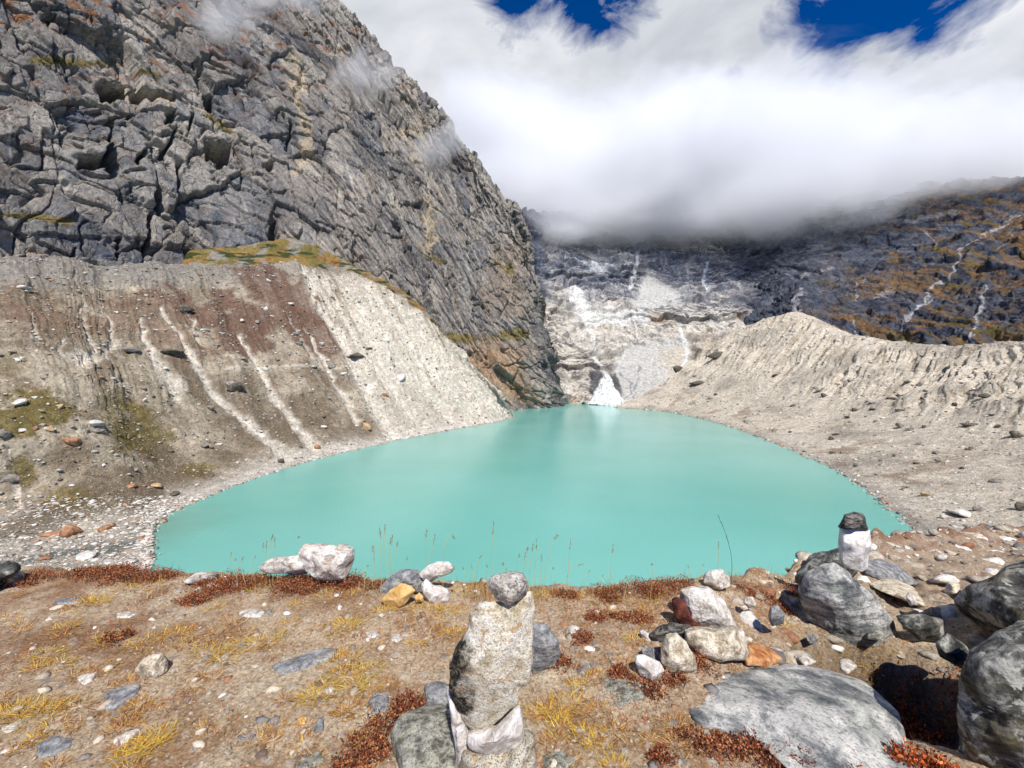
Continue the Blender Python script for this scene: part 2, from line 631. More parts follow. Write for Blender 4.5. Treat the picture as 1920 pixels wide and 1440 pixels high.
    m = terrain_mat("cliff_rock", 0.42, 0.5, 1.0, 1.8, (1, 1, 0.7), 0.12, 0.07)
    return grid_obj("cliff", Pd, c * 0.9, m, kind="structure")


# ---------------------------------------------------------------- left moraine
def build_moraine_left():
    shore = [atz(-700, 1150), atz(-60, 1120), atz(255, 1085), atz(322, 962), atz(560, 870), atz(735, 828), atz(850, 805), atz(925, 792), atz(966, 781)]
    crest = [at(-500, 480, 150), at(-150, 490, 190), at(60, 496, 228), at(200, 500, 258), at(380, 503, 300), at(570, 500, 350), at(700, 532, 366), at(815, 618, 374), at(946, 748, 378)]
    under = []
    for p, q in zip(shore, crest):
        d = np.array([q[0] - p[0], q[1] - p[1], 0])
        d /= np.linalg.norm(d)
        under.append(p - d * 8 + np.array([0, 0, -2.5]))
    mid = lambda f, s: [p * (1 - f) + q * f + np.array([0, 0, -s * np.linalg.norm(q - p)]) for p, q in zip(shore, crest)]
    foot = mid(0.14, 0.035)
    foot[1] = atz(-60, 950, 3.4)
    foot[2] = atz(225, 925, 3.6)
    foot[3] = atz(330, 885, 4.0)
    foot[0] = atz(-760, 1000, 2.5)
    behind = [q + np.array([-22, 30, 1.5]) for q in crest]
    behind2 = [q + np.array([-50, 70, -6]) for q in crest]
    for k in (-1, -2, -3, -4):
        behind[k] = crest[k] + np.array([-8, 28, -14])
        behind2[k] = crest[k] + np.array([-20, 60, -44])
    P = loft([under, shore, foot, mid(0.4, 0.045), mid(0.7, 0.02), crest, behind, behind2], 1100, 620)
    nv, nu = P.shape[:2]
    v = np.linspace(0, 7, nv, dtype=np.float32)[:, None] * np.ones((1, nu), np.float32)     # 1 shore .. 5 crest
    U, V = metres(P)
    um = U[nv // 2][None, :] * np.ones((nv, 1), np.float32)                                    # metres along the slope
    W = fbm(P * 0.03, 4)
    slope = smooth(1.6, 3.4, v) * smooth(5.4, 4.8, v)
    g = fbm(V3(um * 0.055 + W * 0.35, v * 0.10, 1.0), 4, 0.55, ridged=True)
    g2 = fbm(V3(um * 0.14 + W * 1.6, v * 0.9, 2.0), 3, 0.6, ridged=True)
    pat = smooth(-0.25, 0.3, fbm(P * 0.018 + 50, 3))
    d = slope * (g * 5.4 * (0.35 + 0.65 * pat) + g2 * 0.55 * pat) + fbm(V3(um * 0.30 + W * 1.2, v * 0.5, 6.0), 3, 0.6, ridged=True) * 0.9 * smooth(3.0, 3.8, v) * smooth(5.3, 4.9, v) * (1 - 0.5 * pat)
    d = d + fbm(P * 0.05, 4) * 1.6 * smooth(1.0, 1.8, v) + fbm(P * 0.13, 4, 0.6) * 1.3 * smooth(1.0, 1.8, v) + fbm(P * 0.35, 4, 0.6) * 0.5 * smooth(0.9, 1.5, v) + fbm(P * 1.1, 2) * 0.16
    d = d + fbm(P * 0.08 + 3, 3) * 0.35 * (1 - smooth(1.6, 2.4, v))
    px, py = proj(P)
    W2 = fbm(P * 0.10 + 9, 4)
    chutes = [([(565, 500), (600, 580), (650, 650), (700, 760), (745, 830)], 11, 0.95), ([(590, 505), (640, 590), (690, 680), (790, 800)], 8, 0.7), ([(300, 585), (340, 650), (400, 740), (470, 800), (535, 855)], 9, 0.95),
              ([(450, 630), (485, 690), (510, 745), (560, 800), (590, 840)], 9, 0.9), ([(260, 600), (272, 650), (300, 700), (330, 740)], 11, 0.9), ([(200, 590), (215, 640), (190, 680)], 8, 0.7), ([(60, 600), (65, 645)], 4, 0.8),
              ([(150, 580), (165, 640), (180, 660), (150, 690)], 8, 0.8), ([(355, 590), (366, 640)], 5, 0.7), ([(570, 620), (610, 685), (640, 740), (670, 790)], 6, 0.8), ([(540, 600), (590, 680)], 4, 0.5), ([(640, 520), (690, 600), (760, 700), (860, 795)], 10, 0.6),
              ([(680, 535), (740, 610), (820, 710), (900, 785)], 14, 0.75), ([(730, 560), (800, 640), (880, 730), (950, 780)], 16, 0.7), ([(10, 840), (20, 900), (30, 940)], 8, 0.8), ([(112, 640), (116, 670)], 6, 0.6), ([(610, 510), (700, 660), (730, 720)], 5, 0.7)]
    d = d + smooth(0.7, 0.0, np.abs(v - 5)) * fbm(V3(um * 0.035, 0.0, 5.0), 4, 0.6) * 4.0
    chute = np.zeros(px.shape, np.float32)
    for pts, w, s in chutes:
        dd, t = line_dist(px + W2 * 16, py + W2 * 6, pts)
        ww = w * (0.5 + 1.1 * t)
        m_ = smooth(ww * 1.3, ww * 0.05, dd + W2 * ww * 0.5 + fbm(P * 0.3, 3) * ww * 0.5) * s
        chute = np.maximum(chute, m_)
    d = d - chute * 1.6
    N = grid_normals(P)
    if N[nv // 2, nu // 2, 2] < 0:
        N = -N
    shore_fade = smooth(0.6, 1.25, v)
    Pd = P + N * (d * shore_fade)[..., None]
    Pd[..., 2] += fbm(P * 0.16 + 70, 4) * 0.8 * smooth(0.45, 0.0, np.abs(v - 1)) + 0.05
    Pd[..., 2] = np.where(v > 1.22, np.maximum(Pd[..., 2], 0.12 + 0.1 * W), Pd[..., 2])
    px, py = proj(Pd)
    fine = fbm(P * 0.5, 4, 0.65)
    c = np.broadcast_to(rgb(178, 165, 143), Pd.shape).copy()
    c = mixc(c, rgb(118, 104, 84), smooth(-0.25, 0.25, W) * 0.9)
    c = mixc(c, rgb(112, 92, 72), smooth(0.0, 0.3, fbm(P * 0.11 + 90, 4)) * smooth(1.6, 2.6, v) * 0.5 * smooth(900, 600, px))
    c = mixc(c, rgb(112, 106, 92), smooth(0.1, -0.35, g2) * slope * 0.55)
    # plateau rubble
    pl = smooth(560, 520, py + px * 0.02 + W2 * 20) * smooth(900, 300, px)
    c = mixc(c, rgb(138, 132, 122), pl)
    # dark maroon scrub under the crest
    WM = fbm(P * 0.035 + 60, 4)
    mar = poly_sd(px + WM * 70, py + WM * 110, [(420, 500), (562, 498), (600, 585), (650, 665), (640, 690), (540, 640), (480, 640), (400, 640), (330, 610), (250, 575), (300, 556), (400, 560), (470, 560), (500, 565), (440, 520)])
    mar1 = mar
    c = mixc(c, rgb(104, 74, 60), smooth(-9, 12, mar + fine * 22) * 0.82)
    mar = poly_sd(px + WM * 60, py + WM * 120, [(20, 560), (120, 565), (250, 575), (330, 610), (420, 640), (360, 660), (260, 610), (200, 640), (110, 630), (40, 610), (0, 600)])
    c = mixc(c, rgb(130, 106, 86), smooth(-12, 12, mar + fine * 26) * 0.75)
    for pts in ([(590, 520), (640, 610), (600, 600)], [(600, 515), (655, 600), (665, 640), (640, 600)], [(640, 520), (700, 640), (760, 720), (700, 660)]):
        sd_ = poly_sd(px + W2 * 12, py + W2 * 12, pts)
        c = mixc(c, rgb(112, 84, 68), smooth(-5, 6, sd_ + fine * 6) * 0.8)
    # pale talus apron on the right, pale beach rim
    ap = poly_sd(px + W2 * 24, py + W2 * 18, [(660, 515), (980, 760), (960, 800), (740, 835), (650, 680)])
    c = mixc(c, rgb(204, 194, 176), smooth(-40, 40, ap) * 0.85)
    c = mixc(c, rgb(208, 200, 186), smooth(2.0, 1.1, v + W * 0.5) * 0.9)
    c = mixc(c, rgb(218, 209, 192), chute * (1.0 + 0.5 * fine))
    gul = fbm(V3(um * 0.11 + W * 0.3, v * 0.22, 12.0), 4, 0.6, ridged=True)
    gw = 0.18 + 0.82 * smooth(470, 640, px + (py - 500) * -0.5 + WM * 200)
    mr = np.maximum(smooth(-9, 12, mar1 + fine * 22), smooth(-12, 12, mar + fine * 26))
    c = mixc(c, rgb(212, 203, 186), smooth(0.45, 0.7, gul) * smooth(2.0, 3.0, v) * smooth(5.0, 4.6, v) * 0.75 * gw * (1 - 0.7 * mr))
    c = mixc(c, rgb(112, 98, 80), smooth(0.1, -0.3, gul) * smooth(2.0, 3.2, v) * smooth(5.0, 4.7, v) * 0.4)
    dd, _ = line_dist(px, py + W2 * 5, [(420, 690), (560, 685), (640, 690)])
    c = mixc(c, rgb(200, 192, 176), smooth(4, 1, dd) * 0.6)
    c = mixc(c, rgb(200, 192, 176), smooth(26, 4, np.hypot((px - 150) * 0.5, py - 668) + W2 * 20) * 0.7)
    # moss
    for mx, my, rx, ry, s in ((60, 770, 90, 50, .9), (255, 800, 70, 60, .8), (230, 970, 0, 0, 0), (120, 940, 70, 26, .7), (40, 880, 30, 30, .8), (370, 880, 45, 16, .7), (225, 760, 60, 30, .6), (190, 1030, 50, 12, .5), (20, 690, 60, 30, .4)):
        if rx == 0:
            continue
        q = np.hypot((px - mx) / rx, (py - my) / ry) + W2 * 0.9 + fine * 0.6
        c = mixc(c, rgb(112, 98, 48), smooth(1.05, 0.45, q) * s)
    # grey wet channel across the pebble flat
    dd, _ = line_dist(px + W2 * 14, py + W2 * 6, [(40, 1050), (160, 1034), (240, 1020), (300, 1000)])
    c = mixc(c, rgb(112, 122, 116), smooth(9, 3, dd) * 0.85)
    f1, f2, hh, _, _ = voro(P[..., 0] * 0.55, P[..., 1] * 0.55 + P[..., 2] * .5, 4)
    c = c * (0.82 + 0.4 * hh[..., 1:2] ** 2) * (1 + 0.22 * fine[..., None])
    m = terrain_mat("moraine_debris", 1.5, 0.5, 1.0, 0.9, (1, 1, 1), 0, 1)
    o = grid_obj("moraine_left", Pd, c, m, kind="structure")
    return o, Pd, N, v, px, py


# ---------------------------------------------------------------- headwall
def build_headwall():
    xs = [930, 1000, 1060, 1130, 1200, 1280, 1360, 1450, 1560, 1700]
    def row(ys, Ys, dx=0):
        return [at(x + dx, y, Y) for x, y, Y in zip(xs, ys, Ys)]
    rows = [row([772] * 4 + [775, 790, 800, 810, 820, 830], [560, 570, 568, 560, 545, 520, 510, 500, 490, 470]),
            row([735, 745, 742, 748, 750, 752, 748, 740, 735, 730], [580, 600, 592, 585, 572, 560, 560, 560, 560, 560]),
            row([690, 700, 705, 700, 700, 700, 700, 690, 690, 690], [620, 640, 640, 640, 640, 640, 640, 620, 620, 620]),
            row([640, 650, 660, 665, 662, 650, 650, 640, 640, 640], [640, 662, 655, 668, 680, 680, 680, 660, 660, 640]),
            row([600, 610, 625, 612, 615, 620, 610, 600, 600, 600], [700, 720, 690, 735, 745, 740, 740, 740, 740, 700]),
            row([570] * 10, [720, 750, 760, 785, 780, 775, 770, 770, 770, 720]),
            row([535] * 10, [760, 800, 850, 870, 880, 880, 860, 840, 820, 760]),
            row([500] * 10, [790, 850, 900, 910, 920, 920, 900, 880, 850, 800]),
            row([465] * 10, [830, 900, 1000, 1020, 1030, 1030, 1010, 960, 900, 850]),
            row([400] * 10, [900, 980, 1080, 1100, 1120, 1120, 1100, 1040, 1000, 950])]
    P = loft(rows, 720, 560)
    nv, nu = P.shape[:2]
    U, V = metres(P)
    N = grid_normals(P)
    if N[nv // 2, nu // 2, 1] > 0:
        N = -N
    W = fbm(P * 0.008, 4)
    Wf = fbm(P * 0.05, 4)
    z = P[..., 2] + W * 55 + fbm(V3(P[..., 0] * 0.012, P[..., 2] * 0.02, 4.0), 4) * 22
    # slab terraces: steps with flat treads
    st = z / 26.0
    fr = st - np.floor(st)
    d = (smooth(0.0, 0.25, fr) - fr) * 13 * (0.5 + smooth(-0.3, 0.3, fbm(P * 0.014 + 8, 3)))
    st2 = z / 7.0 + Wf
    fr2 = st2 - np.floor(st2)
    d = d + (smooth(0.0, 0.3, fr2) - fr2) * 3.2
    d1, e1, h1 = blocks(U + W * 20, V, 38, 0.7, 0.6, 11, 0.1)
    d2, e2, h2 = blocks(U + Wf * 5, V + W * 10, 13, 0.7, 0.6, 12, -0.1)
    d = d + d1 * 9 + d2 * 3.5 + Wf * 5 + fbm(P * 0.2, 3) * 1.2
    vg = fbm(V3(P[..., 0] * 0.05 + W, P[..., 2] * 0.006, 3.0), 4, 0.6, ridged=True)
    d = d + vg * 4
    px, py = proj(P)
    gorge, _ = line_dist(px + Wf * 8, py, [(1075, 540), (1100, 600), (1120, 660), (1135, 700), (1130, 750)])
    d = d - smooth(26, 4, gorge) * 7
    talus = np.maximum(poly_sd(px + Wf * 14, py + Wf * 10, [(1145, 690), (1165, 660), (1215, 645), (1290, 640), (1300, 700), (1250, 735), (1300, 800), (1140, 800), (1165, 740)]), poly_sd(px + Wf * 14, py + Wf * 10, [(1180, 580), (1210, 510), (1290, 560), (1240, 580)]))
    tal = smooth(-8, 8, talus)
    snowy = poly_sd(px + Wf * 14, py + Wf * 8, [(1065, 560), (1080, 540), (1110, 580), (1210, 590), (1220, 610), (1120, 620), (1100, 640), (1090, 600)])
    d = d * (1 - tal * 0.85)
    Pd = P + N * d[..., None]
    N2 = grid_normals(Pd)
    if N2[nv // 2, nu // 2, 1] > 0:
        N2 = -N2
    low = smooth(530, 620, py + W * 60)
    c = mixc(np.broadcast_to(rgb(134, 138, 148), P.shape).copy(), rgb(192, 184, 170), low)
    c = mixc(c, rgb(198, 196, 190), smooth(0.0, 0.35, fbm(P * 0.016 + 77, 4)) * 0.7)
    c = mixc(c, rgb(70, 76, 90), smooth(0.0, 0.4, vg) * (1 - low * 0.7) * 0.6)
    c = mixc(c, rgb(216, 208, 194), smooth(0.45, 0.95, h1[..., 2]) * 0.6 * (0.3 + low))
    c = mixc(c, rgb(84, 80, 82), smooth(0.6, 0.9, h2[..., 2]) * 0.65)
    strat = fbm(V3(P[..., 0] * 0.01, P[..., 2] * 0.35 + W * 8, 1.0), 4, 0.6)
    c = mixc(c, rgb(66, 70, 82), smooth(0.08, 0.35, strat) * (0.7 - 0.35 * low))
    c = mixc(c, rgb(214, 216, 218), smooth(0.2, 0.45, -strat) * smooth(520, 480, py) * 0.8)
    up = N2[..., 2]
    c = mixc(c, rgb(206, 200, 188), smooth(0.45, 0.8, up) * (0.3 + 0.5 * low))
    c = mixc(c, rgb(172, 138, 96), smooth(0.2, 0.5, fbm(P * 0.02 + 60, 4)) * low * 0.5)
    c = mixc(c, rgb(186, 184, 178), tal * 0.95)
    deb = smooth(-14, 14, poly_sd(px + Wf * 40, py + Wf * 30, [(1235, 650), (1290, 640), (1360, 640), (1420, 600), (1520, 590), (1520, 800), (1220, 800), (1250, 720)]))
    c = mixc(c, rgb(190, 180, 162), deb * 0.85 * smooth(0.35, 0.1, fbm(P * 0.05 + 40, 4)))
    c = mixc(c, rgb(224, 222, 216), smooth(-8, 8, snowy) * 0.85)
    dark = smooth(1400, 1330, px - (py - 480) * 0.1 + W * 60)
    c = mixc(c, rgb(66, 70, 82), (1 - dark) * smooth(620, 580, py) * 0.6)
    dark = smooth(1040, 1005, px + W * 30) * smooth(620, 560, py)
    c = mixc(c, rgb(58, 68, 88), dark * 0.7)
    for pts, w, s, col in (([(1195, 480), (1190, 510), (1180, 545)], 4, .9, (225, 225, 225)), ([(1325, 500), (1318, 540), (1330, 560)], 3, .9, (225, 228, 232)), ([(1072, 545), (1090, 580), (1098, 600)], 10, 1, (228, 226, 220)), ([(1100, 590), (1105, 640), (1125, 690), (1135, 700)], 6, .9, (226, 222, 214)),
                           ([(1175, 575), (1188, 620), (1190, 650)], 2.5, .7, (110, 112, 120)), ([(1270, 620), (1290, 660), (1278, 700)], 4, .8, (226, 226, 222)), ([(1200, 690), (1190, 730), (1188, 762)], 2.2, .7, (92, 96, 108)), ([(1160, 700), (1184, 720), (1180, 740), (1165, 752)], 2, .7, (92, 96, 108)),
                           ([(1060, 490), (1130, 505), (1185, 500)], 3, .8, (210, 212, 214)), ([(1470, 540), (1480, 560), (1490, 580)], 6, .8, (200, 205, 214)), ([(1110, 505), (1160, 520)], 6, .6, (206, 208, 210)), ([(1085, 560), (1075, 585), (1085, 640)], 5, .7, (225, 222, 214))):
        dd, _ = line_dist(px + Wf * 9, py + Wf * 6, pts)
        c = mixc(c, rgb(*col), smooth(w * 1.3, w * 0.1, dd + fbm(P * 0.12, 3) * w * 1.3) * s * 0.85)
    dd = poly_sd(px + Wf * 6, py + Wf * 6, [(1106, 716), (1126, 698), (1132, 704), (1118, 752), (1104, 748)])
    dd = np.maximum(dd, poly_sd(px + Wf * 6, py + Wf * 6, [(1140, 700), (1152, 702), (1166, 728), (1166, 748), (1150, 752)]))
    c = mixc(c, rgb(92, 92, 94), smooth(-3, 3, dd) * 0.9)
    c = c * (1 + 0.15 * fbm(P * 0.15, 3)[..., None])
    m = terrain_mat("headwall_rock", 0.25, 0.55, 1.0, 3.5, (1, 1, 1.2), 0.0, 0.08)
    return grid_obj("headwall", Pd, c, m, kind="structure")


# ---------------------------------------------------------------- right mountain
def build_mountain_right():
    xs = [1330, 1420, 1520, 1640, 1780, 1950, 2200, 2500, 3300]
    def row(ys, Ys):
        return [at(x, y, Y) for x, y, Y in zip(xs, ys, Ys)]
    rows = [row([660, 670, 690, 700, 710, 710, 710, 710, 710], [740, 660, 560, 500, 430, 360, 290, 220, 165]),
            row([600, 600, 610, 630, 640, 640, 640, 640, 640], [830, 720, 620, 560, 480, 400, 320, 250, 185]),
            row([550, 540, 545, 555, 560, 560, 550, 540, 520], [930, 820, 700, 640, 560, 470, 370, 290, 210]),
            row([500, 490, 480, 470, 460, 450, 440, 400, 370], [1000, 900, 800, 740, 650, 560, 430, 330, 240]),
            row([440, 420, 405, 392, 378, 370, 364, 350, 250], [1100, 1000, 900, 850, 760, 650, 500, 380, 270]),
            row([405, 390, 378, 366, 350, 340, 332, 310, 180], [1160, 1060, 960, 910, 820, 700, 540, 400, 290])]
    P = loft(rows, 800, 520)
    nv, nu = P.shape[:2]
    U, V = metres(P)
    N = grid_normals(P)
    if N[nv // 2, nu // 2, 2] < 0:
        N = -N
    W = fbm(P * 0.01, 4)
    Wf = fbm(P * 0.05, 4)
    # buttresses slanting down to the left, with gullies between
    s = U * 0.8 - V * 0.6
    t = U * 0.6 + V * 0.8
    but = fbm(V3(s * 0.018 + W * 0.8, t * 0.006, 2.0), 5, 0.55, ridged=True)
    d1, e1, h1 = blocks(U + W * 20, V + Wf * 6, 34, 0.8, 0.6, 21, -0.5)
    d2, e2, h2 = blocks(U + Wf * 6, V, 11, 0.8, 0.6, 22, -0.5)
    d = but * 15 + d1 * 8 + d2 * 1.8 + Wf * 4 + fbm(P * 0.18, 3) * 1.4
    Pd = P + N * d[..., None]
    N2 = grid_normals(Pd)
    if N2[nv // 2, nu // 2, 2] < 0:
        N2 = -N2
    px, py = proj(Pd)
    c = np.broadcast_to(rgb(78, 83, 94), P.shape).copy()
    c = mixc(c, rgb(42, 46, 58), smooth(-0.1, 0.3, Wf) * 0.8)
    c = mixc(c, rgb(112, 112, 116), smooth(0.6, 0.95, h2[..., 1]) * 0.6)
    strat = fbm(V3(s * 0.009, t * 0.05 + W * 2, 1.0), 5, 0.6)
    veg = smooth(-0.10, 0.24, strat + W * 0.4 + (N2[..., 2] - 0.6) * 0.25 + 0.25 * fbm(P * 0.12, 3))
    far = smooth(1400, 1620, px + (640 - py) * -0.55)
    veg = veg * far
    c = mixc(c, rgb(116, 92, 64), veg * 0.9)
    c = mixc(c, rgb(96, 88, 44), veg * smooth(0.05, 0.35, fbm(P * 0.03 + 70, 3)) * 0.9)
    c = mixc(c, rgb(142, 104, 68), veg * smooth(0.1, 0.4, fbm(P * 0.05 + 30, 3)) * 0.7)
    for pts, w, s_ in (([(1915, 400), (1850, 440), (1800, 470), (1790, 510), (1750, 540), (1700, 600)], 3.4, .9), ([(1850, 540), (1840, 570), (1825, 620), (1822, 640)], 5, .95), ([(1620, 520), (1600, 560)], 3, .6), ([(1745, 560), (1700, 590), (1690, 620)], 3, .7),
                       ([(1700, 415), (1760, 405), (1800, 400)], 6, .45), ([(1600, 600), (1605, 625)], 2, .7), ([(1500, 545), (1492, 575), (1498, 590)], 7, .8), ([(1730, 430), (1760, 460)], 2, .6), ([(1560, 500), (1500, 520)], 3, .5), ([(1640, 560), (1675, 545)], 5, .5), ([(1900, 430), (1870, 470)], 2, .5), ([(1460, 500), (1420, 520), (1400, 560)], 2, .5)):
        dd, _ = line_dist(px + Wf * 14, py + Wf * 10, pts)
        c = mixc(c, rgb(190, 188, 188), smooth(w * 1.0, w * 0.1, dd + fbm(P * 0.12, 3) * w * 1.5) * s_ * 0.8)
    c = c * (1 + 0.2 * fbm(P * 0.15, 3)[..., None])
    m = terrain_mat("mountain_rock", 0.22, 0.55, 1.0, 3.5, (1, 1, 1), 0.0, 0.08)
    return grid_obj("mountain_right", Pd, c * 0.95, m, kind="structure")


# ---------------------------------------------------------------- right moraine
def build_moraine_right():
    shore = [atz(1150, 764), atz(1200, 767), atz(1262, 774), atz(1345, 793), atz(1440, 826), atz(1560, 878), atz(1640, 930), atz(1706, 988), atz(1790, 1090), atz(1900, 1250)]
    crest = [at(1350, 640, 570), at(1425, 603, 525), at(1497, 590, 475), at(1600, 630, 400), at(1760, 648, 325), at(1920, 642, 268), at(2150, 642, 215), at(2500, 650, 160), at(2900, 660, 115), at(3400, 680, 80)]
    under = []
    for p, q in zip(shore, crest):
        d = np.array([q[0] - p[0], q[1] - p[1], 0])
        d /= np.linalg.norm(d)
        under.append(p - d * 8 + np.array([0, 0, -2.5]))
    mid = lambda f, s: [p * (1 - f) + q * f + np.array([0, 0, -s * np.linalg.norm(q - p)]) for p, q in zip(shore, crest)]
    behind = [q + np.array([25, 18, -12]) for q in crest]
    behind2 = [q + np.array([70, 60, -30]) for q in crest]
    P = loft([under, shore, mid(0.3, 0.035), mid(0.65, 0.035), crest, behind, behind2], 1250, 560)
    nv, nu = P.shape[:2]
    v = np.linspace(0, 6, nv, dtype=np.float32)[:, None] * np.ones((1, nu), np.float32)       # 1 shore .. 4 crest
    U, V = metres(P)
    um = U[nv // 2][None, :] * np.ones((nv, 1), np.float32)
    W = fbm(P * 0.03, 4)
    slope = smooth(2.0, 3.2, v) * smooth(4.15, 3.6, v)
    near = smooth(220, 420, um)
    um2 = um + (v - 2) * 14
    g = fbm(V3(um2 * 0.072 + W * 0.8, v * 0.4, 1.0), 4, 0.55, ridged=True)
    g2 = fbm(V3(um2 * 0.2 + W * 2.2, v * 1.6, 2.0), 3, 0.6, ridged=True)
    pat = smooth(-0.3, 0.3, fbm(P * 0.022 + 50, 3))
    d = slope * (g * 7.5 * (0.55 + 0.45 * pat) + g2 * 1.0 * pat + fbm(P * 0.13, 4, 0.6) * 1.2)
    d = d + fbm(P * 0.04, 4) * 2.2 * smooth(1.0, 2.2, v) + fbm(P * 0.3, 4, 0.6) * 0.4 * smooth(0.9, 1.5, v) + fbm(P * 1.1, 2) * 0.12
    cr = np.abs(v - 4)
    d = d + smooth(0.35, 0.0, cr) * fbm(V3(um * 0.05, 0.0, 5.0), 3, 0.5) * 2.2
    N = grid_normals(P)
    if N[nv // 2, nu // 2, 2] < 0:
        N = -N
    Pd = P + N * (d * smooth(0.6, 1.25, v))[..., None]
    Pd[..., 2] += fbm(P * 0.16 + 70, 4) * 0.8 * smooth(0.45, 0.0, np.abs(v - 1)) + 0.05
    px, py = proj(Pd)
    fine = fbm(P * 0.5, 4, 0.65)
    W2 = fbm(P * 0.09 + 9, 4)
    c = np.broadcast_to(rgb(204, 193, 174), Pd.shape).copy()
    c = mixc(c, rgb(166, 157, 142), smooth(-0.1, 0.4, W))
    c = mixc(c, rgb(112, 98, 82), smooth(0.25, -0.3, g + g2 * 0.5) * slope * 0.9)  # gullies between ribs darkened: exposed till, plus relief shading put into the colour
    c = mixc(c, rgb(142, 124, 100), smooth(0.1, 0.4, fbm(V3(um2 * 0.12, v * 1.6, 8.0), 4, 0.6)) * smooth(2.0, 3.0, v) * 0.6)
    rub = fbm(P * 0.06 + 31, 4)
    c = mixc(c, rgb(128, 104, 84), smooth(0.1, 0.35, rub) * smooth(2.4, 1.3, v) * 0.65)
    c = mixc(c, rgb(206, 198, 184), smooth(0.15, 0.5, -rub) * 0.6)
    c = mixc(c, rgb(160, 155, 146), smooth(1.25, 1.02, v) * 0.6)
    for mx, my in ((1450, 592), (1490, 595)):
        q = np.hypot((px - mx) / 60, (py - my) / 26)
        c = mixc(c, rgb(196, 184, 164), smooth(1.1, 0.5, q) * 0.6)
    f1, f2, hh, _, _ = voro(P[..., 0] * 0.6, P[..., 1] * 0.6 + P[..., 2] * .5, 4)
    c = c * (0.84 + 0.36 * hh[..., 1:2] ** 2) * (1 + 0.22 * fine[..., None])
    m = terrain_mat("moraine_debris_pale", 1.5, 0.5, 1.0, 0.9, (1, 1, 1), 0, 1)
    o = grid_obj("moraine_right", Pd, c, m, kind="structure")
    return o, Pd, N, v, px, py


# ---------------------------------------------------------------- lake
def build_lake():
    m, nt, b = new_mat("glacial_water")
    L = nt.links
    geo = nt.nodes.new("ShaderNodeNewGeometry")
    big = noise_n(nt, geo.outputs["Position"], 0.012, 3, 0.5)
    c = ramp_n(nt, big, [(0.3, rgb(98, 167, 154)), (0.7, rgb(116, 180, 169))])
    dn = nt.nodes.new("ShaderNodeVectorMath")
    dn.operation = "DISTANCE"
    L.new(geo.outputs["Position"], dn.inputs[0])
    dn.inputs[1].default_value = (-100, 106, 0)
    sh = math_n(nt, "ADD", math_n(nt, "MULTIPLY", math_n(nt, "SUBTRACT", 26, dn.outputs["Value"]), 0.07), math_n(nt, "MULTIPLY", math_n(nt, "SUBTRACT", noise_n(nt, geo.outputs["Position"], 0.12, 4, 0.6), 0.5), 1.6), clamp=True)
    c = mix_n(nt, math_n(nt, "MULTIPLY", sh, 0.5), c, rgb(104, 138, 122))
    L.new(c, b.inputs["Base Color"])
    mp = nt.nodes.new("ShaderNodeMapping")
    mp.inputs["Scale"].default_value = (1, 0.55, 1)
    L.new(geo.outputs["Position"], mp.inputs["Vector"])
    r1 = noise_n(nt, mp.outputs[0], 1.4, 4, 0.6, 0.3)
    bp = nt.nodes.new("ShaderNodeBump")
    bp.inputs["Strength"].default_value = 0.5
    bp.inputs["Distance"].default_value = 0.16
    L.new(r1, bp.inputs["Height"])
    L.new(bp.outputs[0], b.inputs["Normal"])
    b.inputs["Roughness"].default_value = 0.16
    b.inputs["IOR"].default_value = 1.33
    b.inputs["Specular IOR Level"].default_value = 0.5
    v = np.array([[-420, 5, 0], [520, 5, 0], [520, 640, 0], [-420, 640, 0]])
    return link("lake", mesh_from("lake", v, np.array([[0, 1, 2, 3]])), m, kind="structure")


build_cliff()
ML = build_moraine_left()
build_headwall()
build_mountain_right()
MR = build_moraine_right()


def build_ledge():
    """The grassy shoulder between the moraine crest and the foot of the cliff."""
    xs = [335, 370, 450, 540, 600, 650, 700, 770, 830]
    bt = [at(x, y, Y) for x, y, Y in zip(xs, [524, 524, 522, 522, 526, 540, 562, 610, 660], [312, 318, 330, 352, 362, 372, 384, 392, 396])]
    tp = [at(x, y, Y) for x, y, Y in zip(xs, [498, 468, 466, 447, 466, 490, 516, 556, 620], [335, 345, 362, 380, 388, 394, 398, 402, 404])]
    bk = [p + np.array([-20, 40, -4.0]) for p in tp]
    md = [(a * 0.5 + b * 0.5) + np.array([0, 0, 1.5]) for a, b in zip(bt, tp)]
    P = loft([bt, md, tp, bk], 420, 160)
    W = fbm(P * 0.05, 4)
    N = grid_normals(P)
    if N[40, 200, 2] < 0:
        N = -N
    P = P + N * (W * 4.5 + fbm(P * 0.25, 4) * 1.5)[..., None]
    fine = fbm(P * 0.3 + 4, 4, 0.65)
    c = mixc(np.broadcast_to(rgb(138, 114, 66), P.shape).copy(), rgb(112, 102, 58), smooth(-0.2, 0.3, W))
    c = mixc(c, rgb(148, 104, 62), smooth(0.0, 0.35, fbm(P * 0.09 + 80, 4)) * 0.8)
    c = mixc(c, rgb(140, 136, 126), smooth(0.0, 0.3, fbm(P * 0.07 + 30, 4)) * 0.9)
    c = mixc(c, rgb(52, 62, 34), smooth(0.08, 0.25, fbm(V3(P[..., 0] * 0.05, P[..., 1] * 0.05, P[..., 2] * 0.22), 4)) * 0.95)
    c = c * (1 + 0.3 * fine[..., None])
    m = terrain_mat("grassy_shoulder", 0.8, 0.5, 1.0, 1.0)
    grid_obj("grassy_slope", P, c, m, kind="structure")


build_ledge()
build_lake()


